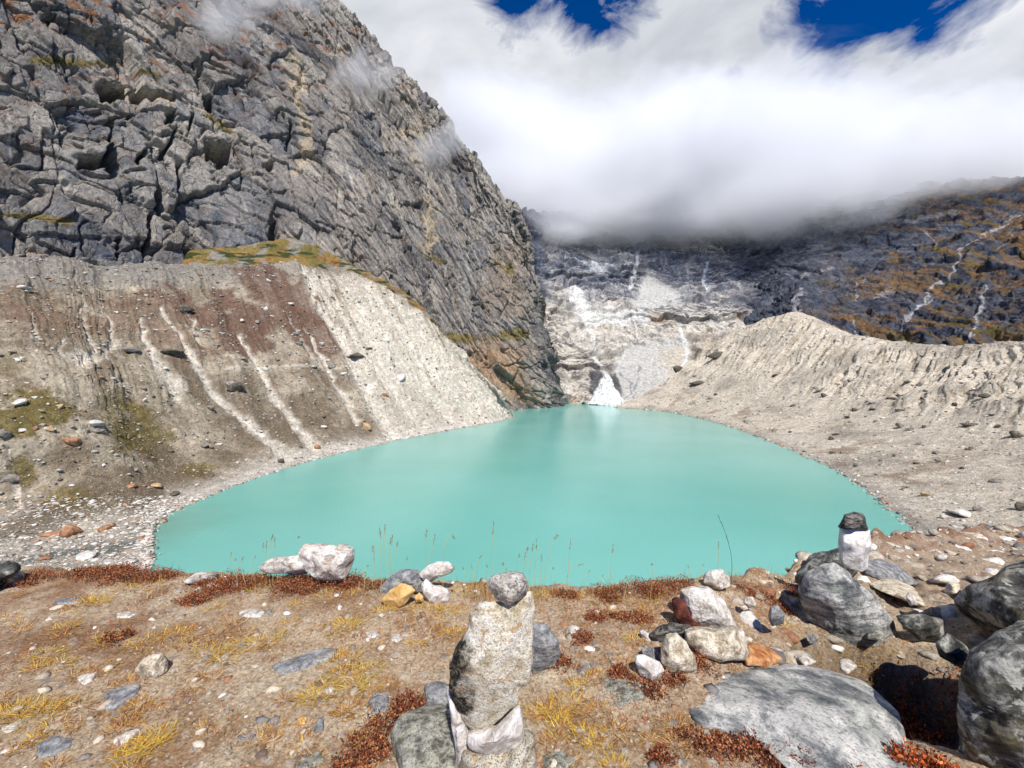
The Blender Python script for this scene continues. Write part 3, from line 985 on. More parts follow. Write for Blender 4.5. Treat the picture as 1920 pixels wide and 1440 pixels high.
# ---------------------------------------------------------------- clouds (real vapour, lit by the sun)
def vmath(nt, op, a, b):
    n = nt.nodes.new("ShaderNodeVectorMath")
    n.operation = op
    for i, x in enumerate((a, b)):
        if isinstance(x, (tuple, list, np.ndarray)):
            n.inputs[i].default_value = tuple(float(q) for q in x)
        else:
            nt.links.new(x, n.inputs[i])
    return n.outputs["Value"] if op in ("DOT_PRODUCT", "LENGTH", "DISTANCE") else n.outputs["Vector"]


def box_mesh(name, lo, hi):
    x0, y0, z0 = lo
    x1, y1, z1 = hi
    v = np.array([[x0, y0, z0], [x1, y0, z0], [x1, y1, z0], [x0, y1, z0], [x0, y0, z1], [x1, y0, z1], [x1, y1, z1], [x0, y1, z1]])
    f = np.array([[0, 3, 2, 1], [4, 5, 6, 7], [0, 1, 5, 4], [1, 2, 6, 5], [2, 3, 7, 6], [3, 0, 4, 7]])
    return mesh_from(name, v, f)


def cloud_base_mat(name):
    m = bpy.data.materials.new(name)
    m.use_nodes = True
    nt = m.node_tree
    nt.nodes.clear()
    out = nt.nodes.new("ShaderNodeOutputMaterial")
    pv = nt.nodes.new("ShaderNodeVolumePrincipled")
    pv.inputs["Color"].default_value = (0.982, 0.985, 0.992, 1)
    pv.inputs["Anisotropy"].default_value = 0.0
    nt.links.new(pv.outputs[0], out.inputs["Volume"])
    geo = nt.nodes.new("ShaderNodeNewGeometry")
    return m, nt, pv, geo.outputs["Position"]


def cloud_bank():
    m, nt, pv, pos = cloud_base_mat("cloud_vapour")
    mp = nt.nodes.new("ShaderNodeMapping")
    mp.inputs["Rotation"].default_value = (0, math.radians(-28), 0)
    mp.inputs["Scale"].default_value = (0.75, 1.0, 1.25)
    nt.links.new(pos, mp.inputs["Vector"])
    n1 = noise_n(nt, mp.outputs[0], 0.0062, 6, 0.62, 0.5)
    n0 = noise_n(nt, pos, 0.0016, 1, 0.5)
    nn = math_n(nt, "ADD", math_n(nt, "MULTIPLY", math_n(nt, "SUBTRACT", n1, 0.5), 6.5), math_n(nt, "MULTIPLY", math_n(nt, "SUBTRACT", n0, 0.5), 1.6))
    sx = nt.nodes.new("ShaderNodeSeparateXYZ")
    nt.links.new(pos, sx.inputs[0])
    sb = math_n(nt, "MULTIPLY", math_n(nt, "SUBTRACT", math_n(nt, "ADD", sx.outputs[2], math_n(nt, "MULTIPLY", sx.outputs[0], 0.03)), 332), 1 / 36.0)
    fr = vmath(nt, "DOT_PRODUCT", pos, (0.40, 0.9, 0.12))
    sf = math_n(nt, "MULTIPLY", math_n(nt, "SUBTRACT", fr, 880), 1 / 60.0)
    s = math_n(nt, "MINIMUM", sb, sf)
    st = math_n(nt, "MULTIPLY", math_n(nt, "SUBTRACT", math_n(nt, "ADD", math_n(nt, "MULTIPLY", sx.outputs[1], 0.56), 135), sx.outputs[2]), 1 / 90.0)
    s = math_n(nt, "MINIMUM", s, st)
    s = math_n(nt, "MINIMUM", s, 1.5)
    q = math_n(nt, "ADD", s, nn)
    d = math_n(nt, "MULTIPLY", q, 0.45, clamp=True)
    d = math_n(nt, "POWER", d, 1.4)
    nt.links.new(math_n(nt, "MULTIPLY", d, 0.024), pv.inputs["Density"])
    m.cycles.volume_step_rate = 0.22
    me = box_mesh("cloud", (-160, 520, 285), (1400, 1230, 780))
    return link("cloud", me, m, kind="stuff", label="white cloud bank sitting on the headwall and right mountain", cat="cloud")


def wisp(c, r, dens, seed, rot=0.0):
    """A thin shred of cloud drifting across the cliff."""
    m, nt, pv, pos = cloud_base_mat("cloud_wisp_vapour")
    rel = vmath(nt, "SUBTRACT", pos, c)
    mp = nt.nodes.new("ShaderNodeMapping")
    mp.inputs["Rotation"].default_value = (0, rot, 0)
    nt.links.new(rel, mp.inputs["Vector"])
    e = vmath(nt, "LENGTH", vmath(nt, "DIVIDE", mp.outputs[0], r), (0, 0, 0))
    mp2 = nt.nodes.new("ShaderNodeMapping")
    mp2.inputs["Location"].default_value = (seed * 7.7, 0, seed * 3.1)
    mp2.inputs["Scale"].default_value = (0.016, 0.03, 0.034)
    nt.links.new(mp.outputs[0], mp2.inputs["Vector"])
    n1 = noise_n(nt, mp2.outputs[0], 1.0, 5, 0.62, 0.6)
    q = math_n(nt, "ADD", math_n(nt, "MULTIPLY", math_n(nt, "SUBTRACT", 1.0, e), 1.0), math_n(nt, "MULTIPLY", math_n(nt, "SUBTRACT", n1, 0.56), 3.2))
    edge = math_n(nt, "MULTIPLY", math_n(nt, "SUBTRACT", 1.0, e), 3.0, clamp=True)
    d = math_n(nt, "MULTIPLY", math_n(nt, "MULTIPLY", q, 1.0, clamp=True), edge)
    nt.links.new(math_n(nt, "MULTIPLY", d, dens), pv.inputs["Density"])
    m.cycles.volume_step_rate = 0.5
    R = max(r[0], r[2])
    me = box_mesh("cloud_wisp", (-R, -r[1], -R), (R, r[1], R))
    o = link("cloud_wisp", me, m, kind="stuff", label="thin shred of cloud drifting across the cliff", cat="cloud")
    o.location = c
    return o


cloud_bank()
wisp(at(395, 45, 425), (110, 18, 40), 0.05, 1, math.radians(28))
wisp(at(680, 140, 520), (84, 18, 46), 0.05, 2, math.radians(38))
wisp(at(815, 280, 535), (84, 18, 38), 0.042, 3, math.radians(48))
wisp(at(560, -30, 480), (110, 20, 40), 0.05, 5, math.radians(10))


# ---------------------------------------------------------------- foreground knoll
EDGE = [(-3000, 1062, 0), (-300, 1066, 0), (0, 1072, 0), (100, 1074, 0), (300, 1085, 0), (640, 1098, 0), (700, 1104, 0), (900, 1114, 0), (1150, 1118, 0), (1280, 1106, 0), (1350, 1092, 3.4), (1480, 1080, 3.9),
        (1560, 1046, 4.6), (1650, 1014, 5.8), (1750, 1003, 6.8), (1920, 988, 8.6), (2400, 960, 11), (5000, 930, 12)]
_ex = np.array([e[0] for e in EDGE], np.float32)
_eY = np.array([e[2] if e[2] else 1.6 * 800 / (e[1] - 700) for e in EDGE], np.float32)
_eZ = np.array([-(e[1] - 700) / 800.0 * (e[2] if e[2] else 1.6 * 800 / (e[1] - 700)) for e in EDGE], np.float32)


def ground_z(X, Y, pit_on=1.0):
    X = np.asarray(X, np.float32)
    Y = np.asarray(Y, np.float32)
    P0 = V3(X, Y, 0)
    r = np.hypot(X, Y)
    front = Y > 0.05
    tx = 960 + 800 * X / np.maximum(Y, 0.05)
    tx = np.where(front, np.clip(tx, -3000, 5000), np.where(X < 0, -3000, 5000))
    Ye = np.interp(tx, _ex, _eY)
    Ze = np.interp(tx, _ex, _eZ)
    Ye = Ye * (1 + 0.035 * fbm(V3(tx * 0.011, 0.0, 7.0), 3))
    Re = Ye * np.sqrt(1 + ((tx - 960) / 800.0) ** 2)
    back = smooth(0.9, -0.6, Y)
    Re = lerp(np.minimum(Re, 30), 45.0, back)
    Ze = lerp(Ze, -1.4, back)
    t = np.clip(r / Re, 0, 1)
    z = lerp(-1.58, Ze, smooth(0.15, 1.0, t) * 0.65 + 0.35 * t)
    over = np.maximum(r - Re, 0)
    z = z - over * 0.92 * smooth(0, 0.9, over) - over * 0.1
    z = np.maximum(z, -EYE - 2.5)
    P = V3(X, Y, 0)
    n = fbm(P * 0.9, 3) * 0.05 + fbm(P * 3.1 + 5, 3) * 0.022
    n = n + fbm(P * 0.06, 3) * 1.2 * smooth(2, 30, over)
    n = n + fbm(P * 14.0, 3) * 0.006 * smooth(12, 5, r)
    # the dark hollow beside the boulders, and the hump carrying the white pillar
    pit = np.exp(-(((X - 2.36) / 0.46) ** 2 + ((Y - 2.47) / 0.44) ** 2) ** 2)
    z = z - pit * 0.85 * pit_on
    rough = smooth(1.4, 2.4, X) * smooth(2.2, 3.0, Y)
    z = z + rough * fbm(P0 * 1.7 + 4, 4, 0.6) * 0.22
    return z + n + EYE


def ground_hit(px, py, pit_on=1.0):
    d = ray(px, py)
    Ys = np.linspace(0.7, 14, 2600)
    X = d[0] / d[1] * Ys
    Z = EYE + d[2] / d[1] * Ys
    g = ground_z(X, Ys, pit_on)
    lim = float(np.interp(px, _ex, _eY)) * 0.99
    ok = (Z <= g) & (Ys < lim)
    i = np.argmax(ok) if ok.any() else int(np.argmin(np.where(Ys < lim, Z - g, 1e9)))
    return np.array([X[i], Ys[i], g[i]])


def build_ground():
    th_f = np.linspace(math.radians(-62), math.radians(62), 1100)
    th_b = np.linspace(math.radians(62), math.radians(298), 360)[1:-1]
    th = np.concatenate([th_f, th_b, [math.radians(298)]])
    rr = np.concatenate([[0.004], np.linspace(0.08, 1.08, 26), np.geomspace(1.1, 12, 620), np.geomspace(12.1, 150, 120)])
    T, R = np.meshgrid(th, rr)
    X = (R * np.sin(T)).astype(np.float32)
    Y = (R * np.cos(T)).astype(np.float32)
    Z = ground_z(X, Y)
    # centimetre relief: half-buried stones
    near = smooth(13, 7, R)
    f1, f2, h, _, _ = voro(X * 16, Y * 16, 9)
    st = smooth(0.5, 0.15, f1) * (h[..., 0] > 0.82)
    Z = Z + st * 0.006 * near * (0.4 + h[..., 1])
    g1, g2, gh, _, _ = voro(X * 52, Y * 52, 10)
    st2 = smooth(0.5, 0.2, g1) * (gh[..., 0] > 0.45)
    Z = Z + st2 * 0.0045 * near
    P = np.stack([X, Y, Z], -1)
    px, py = proj(P)
    big = fbm(V3(X, Y) * 0.7, 4)
    mid = fbm(V3(X, Y) * 3.0 + 9, 4, 0.6)
    fine = fbm(V3(X, Y) * 22.0, 3, 0.7)
    c = np.broadcast_to(rgb(186, 163, 134), P.shape).copy()
    c = mixc(c, rgb(150, 114, 76), smooth(-0.05, 0.4, mid) * 0.8)
    c = mixc(c, rgb(208, 190, 160), smooth(0.05, 0.45, -mid + big * 0.5) * 0.8)
    c = mixc(c, rgb(146, 100, 68), smooth(0.08, 0.4, big + fine * 0.3) * 0.4)
    c = mixc(c, rgb(190, 178, 160), st * 0.8 * (h[..., 2] > 0.35))
    c = mixc(c, rgb(128, 128, 128), st * 0.7 * (h[..., 2] < 0.3))
    c = mixc(c, rgb(206, 194, 174), st2 * 0.55 * (gh[..., 2] > 0.5))
    c = mixc(c, rgb(104, 84, 66), st2 * 0.5 * (gh[..., 2] < 0.25))
    # brown turf towards the rim and out along the right-hand spur
    Re = smooth(1030, 985, py) * smooth(1560, 1640, px)
    rim = smooth(2.9, 3.4, R) * smooth(7, 4, R) * smooth(1500, 1300, px)
    c = mixc(c, rgb(124, 84, 58), rim * 0.45 * smooth(-0.3, 0.2, mid))
    sp = smooth(3.6, 5.0, R) * smooth(1480, 1600, px)
    c = mixc(c, rgb(156, 138, 118), sp * 0.8)
    c = mixc(c, rgb(118, 78, 54), sp * smooth(1036, 1008, py + mid * 60) * 0.75 * smooth(-0.3, 0.1, mid))
    c = mixc(c, rgb(168, 158, 142), smooth(9, 20, R) * 0.9)
    c = c * (1 + 0.18 * fine[..., None])
    c = mixc(c, rgb(60, 48, 40), np.exp(-(((X - 2.36) / 0.5) ** 2 + ((Y - 2.55) / 0.56) ** 2) ** 2) * 0.8)  # soil darkened in the hollow: its shade put into the colour
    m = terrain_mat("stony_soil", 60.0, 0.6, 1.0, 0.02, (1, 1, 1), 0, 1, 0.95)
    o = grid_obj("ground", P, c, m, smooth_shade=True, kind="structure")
    # the valley floor under everything, out to the horizon
    fm, nt, b = new_mat("valley_floor_gravel")
    geo = nt.nodes.new("ShaderNodeNewGeometry")
    n1 = noise_n(nt, geo.outputs["Position"], 0.02, 8, 0.7)
    nt.links.new(ramp_n(nt, n1, [(0.3, rgb(120, 112, 100)), (0.7, rgb(166, 158, 142))]), b.inputs["Base Color"])
    S = 9000
    link("valley_floor", mesh_from("valley_floor", np.array([[-S, -S, -4], [S, -S, -4], [S, S, -4], [-S, S, -4]]), np.array([[0, 1, 2, 3]])), fm, kind="structure")


build_ground()


# ---------------------------------------------------------------- rock materials
def rock_mat(name, base, dark, light, scale=18, side=None, speck=0.5, speck_scale=90, lichen=None, lichen_amt=0.3, band=0.0, band_rot=(0.4, 0.3, 0.2), bump=0.7, spots=0.0, stain=None, stain_amt=0.0):
    m, nt, b = new_mat(name)
    L = nt.links
    tc = nt.nodes.new("ShaderNodeTexCoord")
    vec = tc.outputs["Object"]
    n1 = noise_n(nt, vec, scale, 8, 0.65, 0.3)
    c = ramp_n(nt, n1, [(0.39, dark), (0.5, base), (0.61, light)])
    h = n1
    if band > 0:
        mp = nt.nodes.new("ShaderNodeMapping")
        mp.inputs["Rotation"].default_value = band_rot
        mp.inputs["Scale"].default_value = (1, 1, 5)
        L.new(vec, mp.inputs["Vector"])
        nb = noise_n(nt, mp.outputs[0], scale * 0.8, 7, 0.65, 0.45)
        cb = ramp_n(nt, nb, [(0.36, dark), (0.48, base), (0.58, light)])
        c = mix_n(nt, band, c, cb)
        h = math_n(nt, "ADD", h, math_n(nt, "MULTIPLY", nb, band * 1.2))
    if speck > 0:
        ns = noise_n(nt, vec, speck_scale, 4, 0.75)
        sp = ramp_n(nt, ns, [(0.42, (1, 1, 1)), (0.48, (0, 0, 0))])
        c = mix_n(nt, math_n(nt, "MULTIPLY", sp, speck), c, (0.035, 0.035, 0.04))
        h = math_n(nt, "ADD", h, math_n(nt, "MULTIPLY", ns, 0.4))
    if stain is not None:
        nst = noise_n(nt, vec, scale * 0.35, 5, 0.6, 0.5)
        c = mix_n(nt, math_n(nt, "MULTIPLY", ramp_n(nt, nst, [(0.52, (0, 0, 0)), (0.66, (1, 1, 1))]), stain_amt), c, stain)
    if lichen is not None:
        nl = noise_n(nt, vec, scale * 0.9, 6, 0.7, 0.8)
        ll = ramp_n(nt, nl, [(0.57, (0, 0, 0)), (0.62, (1, 1, 1))])
        c = mix_n(nt, math_n(nt, "MULTIPLY", ll, lichen_amt), c, lichen)
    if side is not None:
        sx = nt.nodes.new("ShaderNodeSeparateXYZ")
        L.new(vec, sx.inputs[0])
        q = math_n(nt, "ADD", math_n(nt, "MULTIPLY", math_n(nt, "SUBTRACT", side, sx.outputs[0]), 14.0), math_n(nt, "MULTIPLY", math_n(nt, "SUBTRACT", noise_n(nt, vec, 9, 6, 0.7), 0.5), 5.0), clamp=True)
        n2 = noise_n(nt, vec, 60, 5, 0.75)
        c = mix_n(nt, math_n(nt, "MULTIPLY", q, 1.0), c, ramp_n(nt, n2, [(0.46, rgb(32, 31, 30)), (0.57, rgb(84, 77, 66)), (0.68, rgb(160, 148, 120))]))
    if spots > 0:
        vo = nt.nodes.new("ShaderNodeTexVoronoi")
        vo.inputs["Scale"].default_value = scale * 1.6
        L.new(vec, vo.inputs["Vector"])
        vs = ramp_n(nt, vo.outputs["Distance"], [(0.16, (1, 1, 1)), (0.22, (0, 0, 0))])
        c = mix_n(nt, math_n(nt, "MULTIPLY", vs, spots), c, (0.03, 0.032, 0.03))
    L.new(c, b.inputs["Base Color"])
    bp = nt.nodes.new("ShaderNodeBump")
    bp.inputs["Strength"].default_value = bump
    bp.inputs["Distance"].default_value = 0.03
    L.new(h, bp.inputs["Height"])
    L.new(bp.outputs[0], b.inputs["Normal"])
    b.inputs["Roughness"].default_value = 0.88
    return m


MW = rock_mat("white_quartz_rock", rgb(214, 206, 194), rgb(158, 146, 132), rgb(236, 231, 222), 14, None, 0.35, 70, stain=rgb(190, 150, 110), stain_amt=0.35)
MWC = rock_mat("cream_quartz_rock", rgb(212, 198, 172), rgb(150, 132, 108), rgb(232, 222, 202), 16, None, 0.45, 80, lichen=rgb(120, 112, 84), lichen_amt=0.5)
MG = rock_mat("grey_schist_rock", rgb(138, 138, 138), rgb(84, 84, 86), rgb(186, 184, 180), 16, None, 0.5, 80, lichen=rgb(176, 178, 160), lichen_amt=0.6, band=0.4)
MGL = rock_mat("lichened_grey_rock", rgb(150, 148, 134), rgb(96, 92, 80), rgb(188, 184, 168), 22, None, 0.65, 110, lichen=rgb(142, 146, 92), lichen_amt=0.5, spots=0.35)
MGN = rock_mat("banded_gneiss_rock", rgb(126, 128, 126), rgb(66, 70, 72), rgb(212, 208, 200), 6, None, 0.5, 60, band=0.6, band_rot=(0.25, 1.25, 0.5), lichen=rgb(180, 186, 170), lichen_amt=0.35, spots=0.2)
MSP = rock_mat("speckled_gneiss_rock", rgb(224, 214, 192), rgb(176, 160, 130), rgb(232, 224, 202), 16, None, 0.8, 130, lichen=rgb(190, 134, 64), lichen_amt=0.55, stain=rgb(96, 88, 72), stain_amt=0.5, bump=1.0)
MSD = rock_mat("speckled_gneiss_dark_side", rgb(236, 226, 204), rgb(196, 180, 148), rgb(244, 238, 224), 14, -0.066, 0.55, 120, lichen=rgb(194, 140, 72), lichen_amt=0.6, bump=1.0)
MSC = rock_mat("speckled_grey_capstone", rgb(212, 204, 192), rgb(150, 142, 132), rgb(232, 227, 218), 22, None, 0.7, 70, lichen=rgb(150, 110, 70), lichen_amt=0.3, bump=1.0, band=0.15)
MYE = rock_mat("ochre_sandstone_rock", rgb(214, 178, 116), rgb(184, 142, 82), rgb(226, 196, 140), 9, None, 0.1, 60, bump=0.4)
MOR = rock_mat("rusty_orange_rock", rgb(186, 128, 80), rgb(140, 84, 48), rgb(214, 170, 124), 12, None, 0.3, 60)
MRD = rock_mat("dark_red_rock", rgb(104, 56, 44), rgb(60, 34, 30), rgb(132, 78, 60), 12, None, 0.3, 60)
MDK = rock_mat("dark_lichened_rock", rgb(80, 79, 74), rgb(26, 27, 26), rgb(176, 174, 164), 9, None, 0.5, 50, lichen=rgb(186, 186, 172), lichen_amt=0.75, spots=0.3, band=0.15, stain=rgb(110, 96, 48), stain_amt=0.4)
MBK = rock_mat("black_slate_rock", rgb(66, 64, 60), rgb(28, 28, 28), rgb(140, 134, 124), 20, None, 0.4, 80, band=0.8, band_rot=(0.1, 0.2, 0.3))
MWT = rock_mat("white_marble_rock", rgb(222, 214, 206), rgb(176, 166, 154), rgb(238, 234, 228), 12, None, 0.15, 60, stain=rgb(196, 176, 120), stain_amt=0.3)


def ico(sub):
    import bmesh
    bm = bmesh.new()
    bmesh.ops.create_icosphere(bm, subdivisions=sub, radius=1.0)
    v = np.array([x.co[:] for x in bm.verts], np.float32)
    f = np.array([[q.index for q in x.verts] for x in bm.faces], np.int32)
    bm.free()
    return v, f


ICO = {k: ico(k) for k in (1, 2, 3, 4, 5, 6)}


def facet(u, rng, cuts, n, tmin=0.35):
    """A convex block: full width at its outline, broken into flat faces on both sides of it."""
    r = np.hypot(u[:, 0], u[:, 1])
    k = (r ** n + np.abs(u[:, 2]) ** n) ** (1 / n)
    m = k * 0.97
    for s in (-1, 1):
        for _ in range(cuts + 1):
            a = rng.uniform(0, 6.283)
            t = rng.uniform(tmin, 0.98)
            nn = np.array([math.cos(a) * math.sqrt(1 - t * t), math.sin(a) * math.sqrt(1 - t * t), s * t], np.float32)
            m = np.maximum(m, (u @ nn) / (rng.uniform(0.66, 0.98) if t > 0.6 else rng.uniform(0.80, 1.0)))
    q = u / m[:, None]
    for _ in range(46):
        nn = rng.normal(size=3).astype(np.float32)
        nn[:2] *= 0.8
        nn /= np.linalg.norm(nn)
        t = q @ nn
        q = q - np.maximum(t - t.max() * rng.uniform(0.93, 0.985), 0)[:, None] * nn
    return q


def radial_table(poly, c):
    th = np.linspace(-math.pi, math.pi, 361)
    out = []
    n = len(poly)
    for a in th:
        dx, dy = math.cos(a), math.sin(a)
        best = 0
        for k in range(n):
            ax, ay = poly[k][0] - c[0], poly[k][1] - c[1]
            bx, by = poly[(k + 1) % n][0] - c[0], poly[(k + 1) % n][1] - c[1]
            ex, ey = bx - ax, by - ay
            den = dx * ey - dy * ex
            if abs(den) < 1e-9:
                continue
            t = (ax * ey - ay * ex) / den
            s = (ax * dy - ay * dx) / den
            if t > 0 and -1e-6 <= s <= 1 + 1e-6:
                best = max(best, t)
        out.append(best)
    out = np.array(out)
    k = np.array([1, 2, 1]) / 4.0
    e = np.concatenate([out[-2:-1], out, out[1:2]])
    return th, np.convolve(e, k, "valid")


def finish_rock(name, W, f, mat, rng, rough, size, **kw):
    """Roughen world-space points W along their radius and make the object with its origin at the rock's base."""
    cen = W.mean(0)
    loc = np.array([cen[0], cen[1], W[:, 2].min()])
    r = W - cen
    u = r / (np.linalg.norm(r, axis=1, keepdims=True) + 1e-9)
    off = rng.uniform(0, 90, 3)
    s = 1.0 / size
    wq = W * (4.2 * s) + off + fbm(W * (5 * s) + off, 2)[:, None] * 0.5
    d = fbm(W * (1.8 * s) + off, 2) * 0.02 + (np.abs(pnoise(wq)) - 0.3) * 0.026 + fbm(W * (11 * s) + off, 3, 0.6, ridged=True) * 0.010 + fbm(W * (40 * s) + off, 2) * 0.005
    W = W + u * (d * size * rough)[:, None]
    me = mesh_from(name, W - loc, f, None, True)
    o = link(name, me, mat, **kw)
    o.location = loc
    return o


def stand_rock(name, poly, Y, thick, mat, seed=0, sub=5, n=3.6, rough=1.0, cuts=7, shear=0.45, **kw):
    """A rock whose outline was read off the photograph: real width and height at distance Y, real depth 'thick'."""
    rng = np.random.default_rng(seed + 100)
    c = np.mean(poly, axis=0)
    if seed not in (5, 50, 51, 64, 65, 67, 68):          # rest on the ground rather than sink behind it
        Y = min(Y, float(ground_hit(c[0], max(p[1] for p in poly) - 4)[1]) + 0.02)
    th, R = radial_table(poly, c)
    v, f = ICO[sub]
    q = v.copy()
    q = np.stack([q[:, 0], q[:, 2], q[:, 1]], 1)             # a right, b up, c depth
    q = facet(q, rng, cuts, n)
    a = np.arctan2(-q[:, 1], q[:, 0])
    rr = np.interp(a, th, R) * np.hypot(q[:, 0], q[:, 1])
    px = c[0] + rr * np.cos(a)
    py = c[1] + rr * np.sin(a)
    dx = (px - 960) / 800.0
    dz = (720 - py) / 800.0
    dirs = FWD[None] + RGT[None] * dx[:, None] + UPV[None] * dz[:, None]
    W = np.array([0, 0, EYE]) + dirs * (Y / dirs[:, 1:2])
    dc = q[:, 2] * thick / 2
    mid = ray(*c)
    W = W + dc[:, None] * np.array([mid[0] / mid[1] * 0.6, 1.0, mid[2] / mid[1] * shear])
    size = 2 * np.median(R) * Y / 800
    return finish_rock(name, W.astype(np.float32), f[:, ::-1], mat, rng, rough, size, **kw)


def lie_rock(name, poly, height, mat, seed=0, sub=5, n=2.6, rough=1.0, cuts=5, sink=0.35, **kw):
    """A slab lying in the soil: its outline on the ground, 'height' metres thick."""
    rng = np.random.default_rng(seed + 500)
    G = np.array([ground_hit(p[0], p[1], 0.0) for p in poly])
    c = G.mean(0)
    th, R = radial_table([(g[0], g[1]) for g in G], c[:2])
    v, f = ICO[sub]
    q = facet(v, rng, cuts, n, 0.72)
    a = np.arctan2(q[:, 1], q[:, 0])
    rr = np.interp(a, th, R) * np.hypot(q[:, 0], q[:, 1])
    X = c[0] + rr * np.cos(a)
    Y = c[1] + rr * np.sin(a)
    # lie with the slope of the ground
    A = np.c_[G[:, 0] - c[0], G[:, 1] - c[1], np.ones(len(G))]
    pl, *_ = np.linalg.lstsq(A, G[:, 2], rcond=None)
    Z = pl[2] + pl[0] * (X - c[0]) + pl[1] * (Y - c[1]) + q[:, 2] * height * 0.5 + height * (0.5 - sink)
    size = 2 * np.median(R)
    return finish_rock(name, np.stack([X, Y, Z], 1).astype(np.float32), f, mat, rng, rough * 0.55, size, **kw)


def free_boulder(c, semi, mat, seed, **kw):
    rng = np.random.default_rng(seed)
    v, f = ICO[6]
    n = unit_rows(rng.normal(size=(26, 3)))
    h = rng.uniform(0.84, 1.02, 26)
    q = v / np.maximum((v @ n.T / h).max(1), 0.98)[:, None]
    W = (q * np.array(semi) + np.array([c[0], c[1], c[2] + EYE])).astype(np.float32)
    return finish_rock("boulder", W, f, mat, rng, 0.8, 2 * semi[1], **kw)


def unit_rows(v):
    return v / np.linalg.norm(v, axis=1, keepdims=True)


# ---------------------------------------------------------------- the cairn at the centre
GC = "stones of the tall cairn"
CY = 1.62
stand_rock("cairn_stone", [(916, 1100), (918, 1082), (932, 1075), (956, 1073), (978, 1077), (988, 1092), (988, 1106), (976, 1120), (952, 1131), (930, 1121)], CY, 0.15, MSC, 1, 5, 3.2, 1.2, cuts=6,
           label="round speckled stone balanced on top of the tall central cairn", cat="rock", group=GC)
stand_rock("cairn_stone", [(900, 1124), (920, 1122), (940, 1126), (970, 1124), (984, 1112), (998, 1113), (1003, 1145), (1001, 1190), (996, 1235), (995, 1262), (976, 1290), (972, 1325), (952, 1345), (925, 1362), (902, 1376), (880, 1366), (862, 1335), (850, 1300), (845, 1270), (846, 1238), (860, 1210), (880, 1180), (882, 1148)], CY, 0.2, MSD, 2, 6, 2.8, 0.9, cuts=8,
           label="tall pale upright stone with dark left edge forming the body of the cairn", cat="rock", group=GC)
stand_rock("cairn_stone", [(838, 1300), (836, 1286), (846, 1284), (862, 1330), (878, 1372), (880, 1440), (858, 1440), (852, 1380), (844, 1340)], CY + 0.03, 0.12, MWT, 3, 5, 3.0, 0.7, cuts=4,
           label="thin white slab leaning upright at the left foot of the cairn", cat="rock", group=GC)
stand_rock("cairn_stone", [(879, 1372), (900, 1374), (930, 1362), (962, 1336), (972, 1322), (978, 1345), (980, 1372), (974, 1400), (940, 1415), (910, 1416), (884, 1402), (876, 1392)], CY - 0.02, 0.16, MWT, 4, 5, 3.0, 0.6, cuts=5,
           label="smooth white wedge of rock under the tall cairn stone", cat="rock", group=GC)
stand_rock("cairn_stone", [(870, 1412), (905, 1408), (950, 1404), (985, 1372), (1000, 1385), (1004, 1440), (1004, 1600), (876, 1600), (864, 1440)], CY - 0.02, 0.22, MSP, 5, 5, 3.2, 1.0, cuts=5,
           label="black and white speckled block at the very bottom of the central cairn", cat="rock", group=GC)
lie_rock("boulder", [(736, 1400), (742, 1380), (790, 1340), (830, 1318), (862, 1330), (876, 1400), (880, 1470), (820, 1500), (760, 1470)], 0.2, MGL, 6, 6, 3.2, 1.0, sink=0.4,
         label="broad lichened grey boulder at the left foot of the central cairn", cat="rock")
lie_rock("rock", [(795, 1296), (830, 1290), (850, 1300), (848, 1330), (800, 1335)], 0.12, MG, 7, 4, label="flat dark grey stone behind the lichened boulder at the cairn's foot", cat="rock")
stand_rock("rock", [(994, 1172), (1010, 1168), (1026, 1172), (1044, 1196), (1050, 1225), (1040, 1250), (996, 1262), (985, 1230)], 2.62, 0.2, MG, 8, 5, 3.2, 0.9, label="grey white-streaked rock standing behind the tall cairn on its right", cat="rock")

# ---------------------------------------------------------------- rocks along the rim, left to right
stand_rock("rock", [(-60, 1060), (0, 1050), (30, 1062), (34, 1072), (10, 1085), (-10, 1100), (-70, 1110)], 3.5, 0.3, MDK, 20, 4, label="dark rock at the left end of the rim", cat="rock")
stand_rock("rock", [(8, 1086), (18, 1074), (40, 1070), (47, 1080), (40, 1094), (12, 1100)], 3.3, 0.14, MWC, 21, 4, label="small white stone beside the dark rock at the left end of the rim", cat="rock")
lie_rock("rock", [(345, 1098), (368, 1084), (400, 1070), (415, 1074), (408, 1084), (380, 1092), (355, 1102)], 0.09, MW, 22, 4, sink=0.2, label="long thin white slab lying in red scrub on the rim", cat="rock")
lie_rock("rock", [(385, 1100), (400, 1096), (408, 1101), (395, 1106)], 0.04, MW, 27, 3, label="small pale stone beside the long thin white slab", cat="rock")
lie_rock("rock", [(428, 1100), (440, 1091), (450, 1094), (446, 1103)], 0.05, MW, 28, 3, label="knobbly pale stone between the thin slab and the big white boulder", cat="rock")
stand_rock("rock", [(488, 1062), (505, 1048), (530, 1044), (562, 1040), (600, 1046), (610, 1066), (560, 1080), (500, 1072)], 3.35, 0.3, MW, 23, 5, 3.2, 1.0, label="low white rock forming the left shoulder of the big rim boulder", cat="rock")
stand_rock("boulder", [(562, 1034), (574, 1022), (606, 1022), (640, 1022), (660, 1030), (664, 1048), (656, 1064), (650, 1082), (600, 1084), (570, 1060)], 3.3, 0.38, MW, 24, 6, 3.0, 1.2, cuts=9, label="big white block of rock on the rim above the lake", cat="rock")
stand_rock("rock", [(710, 1106), (722, 1088), (740, 1072), (764, 1068), (786, 1070), (796, 1090), (790, 1110), (760, 1108), (720, 1115)], 3.05, 0.2, MG, 30, 5, 3.2, 1.1, label="grey layered rock at the back of the pile with the yellow stone", cat="rock", group="pile of stones on the rim")
